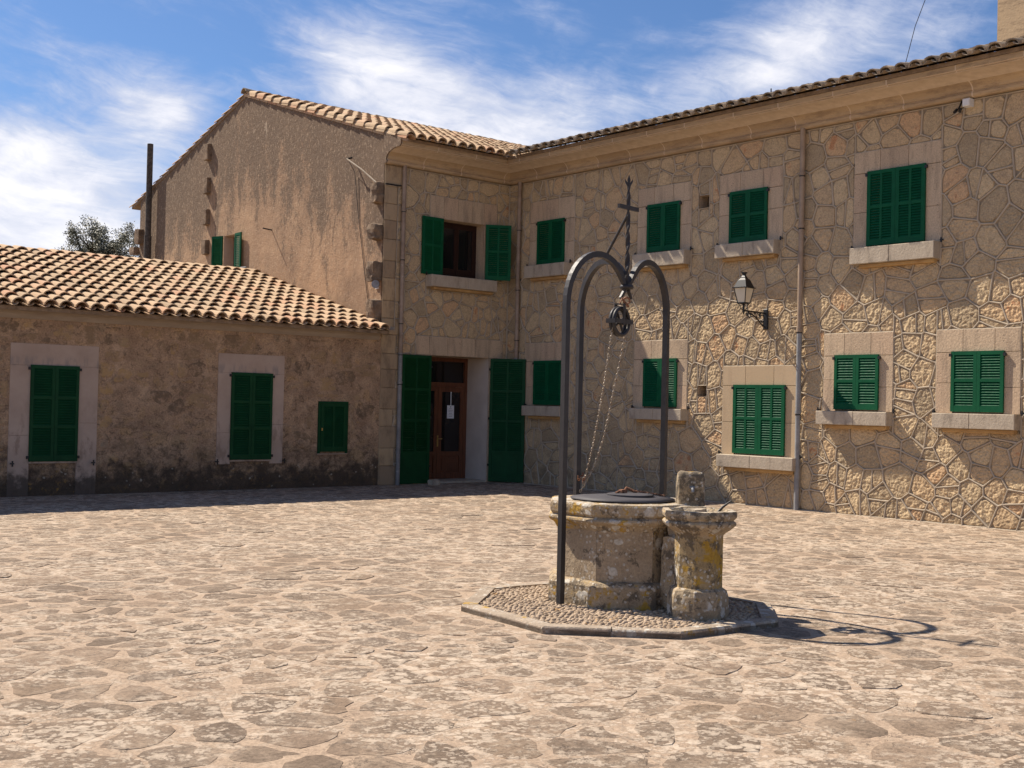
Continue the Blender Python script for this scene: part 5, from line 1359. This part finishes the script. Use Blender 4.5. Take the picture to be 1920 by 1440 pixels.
# stone between well and basin
mb = MB(); c = WC + L_ * .43 - F_ * .56; rough_block(mb, c.x - .13, c.x + .15, c.y - .13, c.y + .13, ZP - .01, .63, rW, .02, 4); mb.obj('link_block', 'well', BS)
mb = MB(); c = WC + L_ * .50 - F_ * .50; rough_block(mb, c.x - .14, c.x + .16, c.y - .14, c.y + .16, .60, .832, rW, .02, 4); mb.obj('link_slab', 'welltop', BS)
# tap stone
TS = thing('tap_stone', 'upright rounded stone post with a small metal tap between lid and basin', 'tap post', tuple(Wp(.517, -.25, .835)))
c = Wp(.517, -.25, 0); mb = MB(); n = 6
vs = []; fs = []; hw, hd = .108, .085
rings = []
for k, (z, s_) in enumerate(((.82, 1), (.90, 1), (.98, 1.0), (1.04, 1.0), (1.075, .95), (1.092, .78), (1.097, .4))):
    ring = []
    for q in range(20):
        a = 2 * math.pi * q / 20; ca_, sa_ = math.cos(a), math.sin(a); e = .28
        px_, py_ = math.copysign(abs(ca_) ** e, ca_) * hw * s_, math.copysign(abs(sa_) ** e, sa_) * hd * s_
        p = c + L_ * px_ + F_ * py_ + Vector((0, 0, z)); p += mnoise.noise_vector(p * 14) * .009; ring.append(p)
    rings.append(ring)
v = [p for r_ in rings for p in r_]; mb.add(v, [(i * 20 + k, i * 20 + (k + 1) % 20, (i + 1) * 20 + (k + 1) % 20, (i + 1) * 20 + k) for i in range(6) for k in range(20)] + [tuple(120 + k for k in range(20))], True); mb.obj('post', 'tapstone', TS)
mb = MB(); q = c - F_ * .08; tube(mb, [(q.x, q.y, .965), (q.x - F_.x * .05, q.y - F_.y * .05, .965), (q.x - F_.x * .06, q.y - F_.y * .06, .94)], .012, 8); tube(mb, [(q.x - F_.x * .02 - L_.x * .02, q.y - F_.y * .02 - L_.y * .02, .975), (q.x - F_.x * .02 + L_.x * .02, q.y - F_.y * .02 + L_.y * .02, .975)], .009, 6); mb.obj('tap', 'zinc', TS)

# ================================================================== TREE behind the outbuilding
TR = thing('oak_tree', 'dark evergreen oak crown showing above the outbuilding roof, left of the flue', 'tree', (-.75, 19.75, 0))
rT = random.Random(31); base = Vector((-.75, 19.75, 0))
mb = MB(); tube(mb, [base, base + Vector((.1, 0, 2)), base + Vector((.0, .1, 4.2))], .2, 10, taper=[.26, .2, .15]); mb.obj('trunk', 'bark', TR)
mb = MB(); tips = []
for k in range(60):
    a = rT.uniform(0, 2 * math.pi); el_ = rT.uniform(-.05, 1.35); ln = rT.uniform(1.15, 2.15); p = base + Vector((0, .1, rT.uniform(4.6, 5.6))); pts = [p]
    d = Vector((math.cos(a) * math.cos(el_), math.sin(a) * math.cos(el_), math.sin(el_)))
    for s_ in range(5): d = (d + Vector((rT.gauss(0, .22), rT.gauss(0, .22), rT.gauss(.03, .15)))).normalized(); p = p + d * ln / 5; pts.append(p.copy())
    tube(mb, pts, .03, 5, taper=[.055, .045, .035, .025, .016, .008]); tips += pts[2:]
mb.obj('branches', 'bark', TR)
lf = MB()
for p in tips:
    if rT.random() < .12: continue
    for c_ in range(5):
        q = p + Vector((rT.gauss(0, .13), rT.gauss(0, .13), rT.gauss(0, .11)))
        for k in range(44):
            o_ = q + Vector((rT.gauss(0, .075), rT.gauss(0, .075), rT.gauss(0, .06))); a = Vector((rT.gauss(0, 1), rT.gauss(0, 1), rT.gauss(0, 1))).normalized(); b = a.orthogonal().normalized(); l_, w_ = rT.uniform(.026, .05), rT.uniform(.013, .024)
            lf.add([o_ - a * l_, o_ + b * w_, o_ + a * l_, o_ - b * w_], [(0, 1, 2, 3)])
lf.obj('crown', 'leaf', TR, kind='stuff')
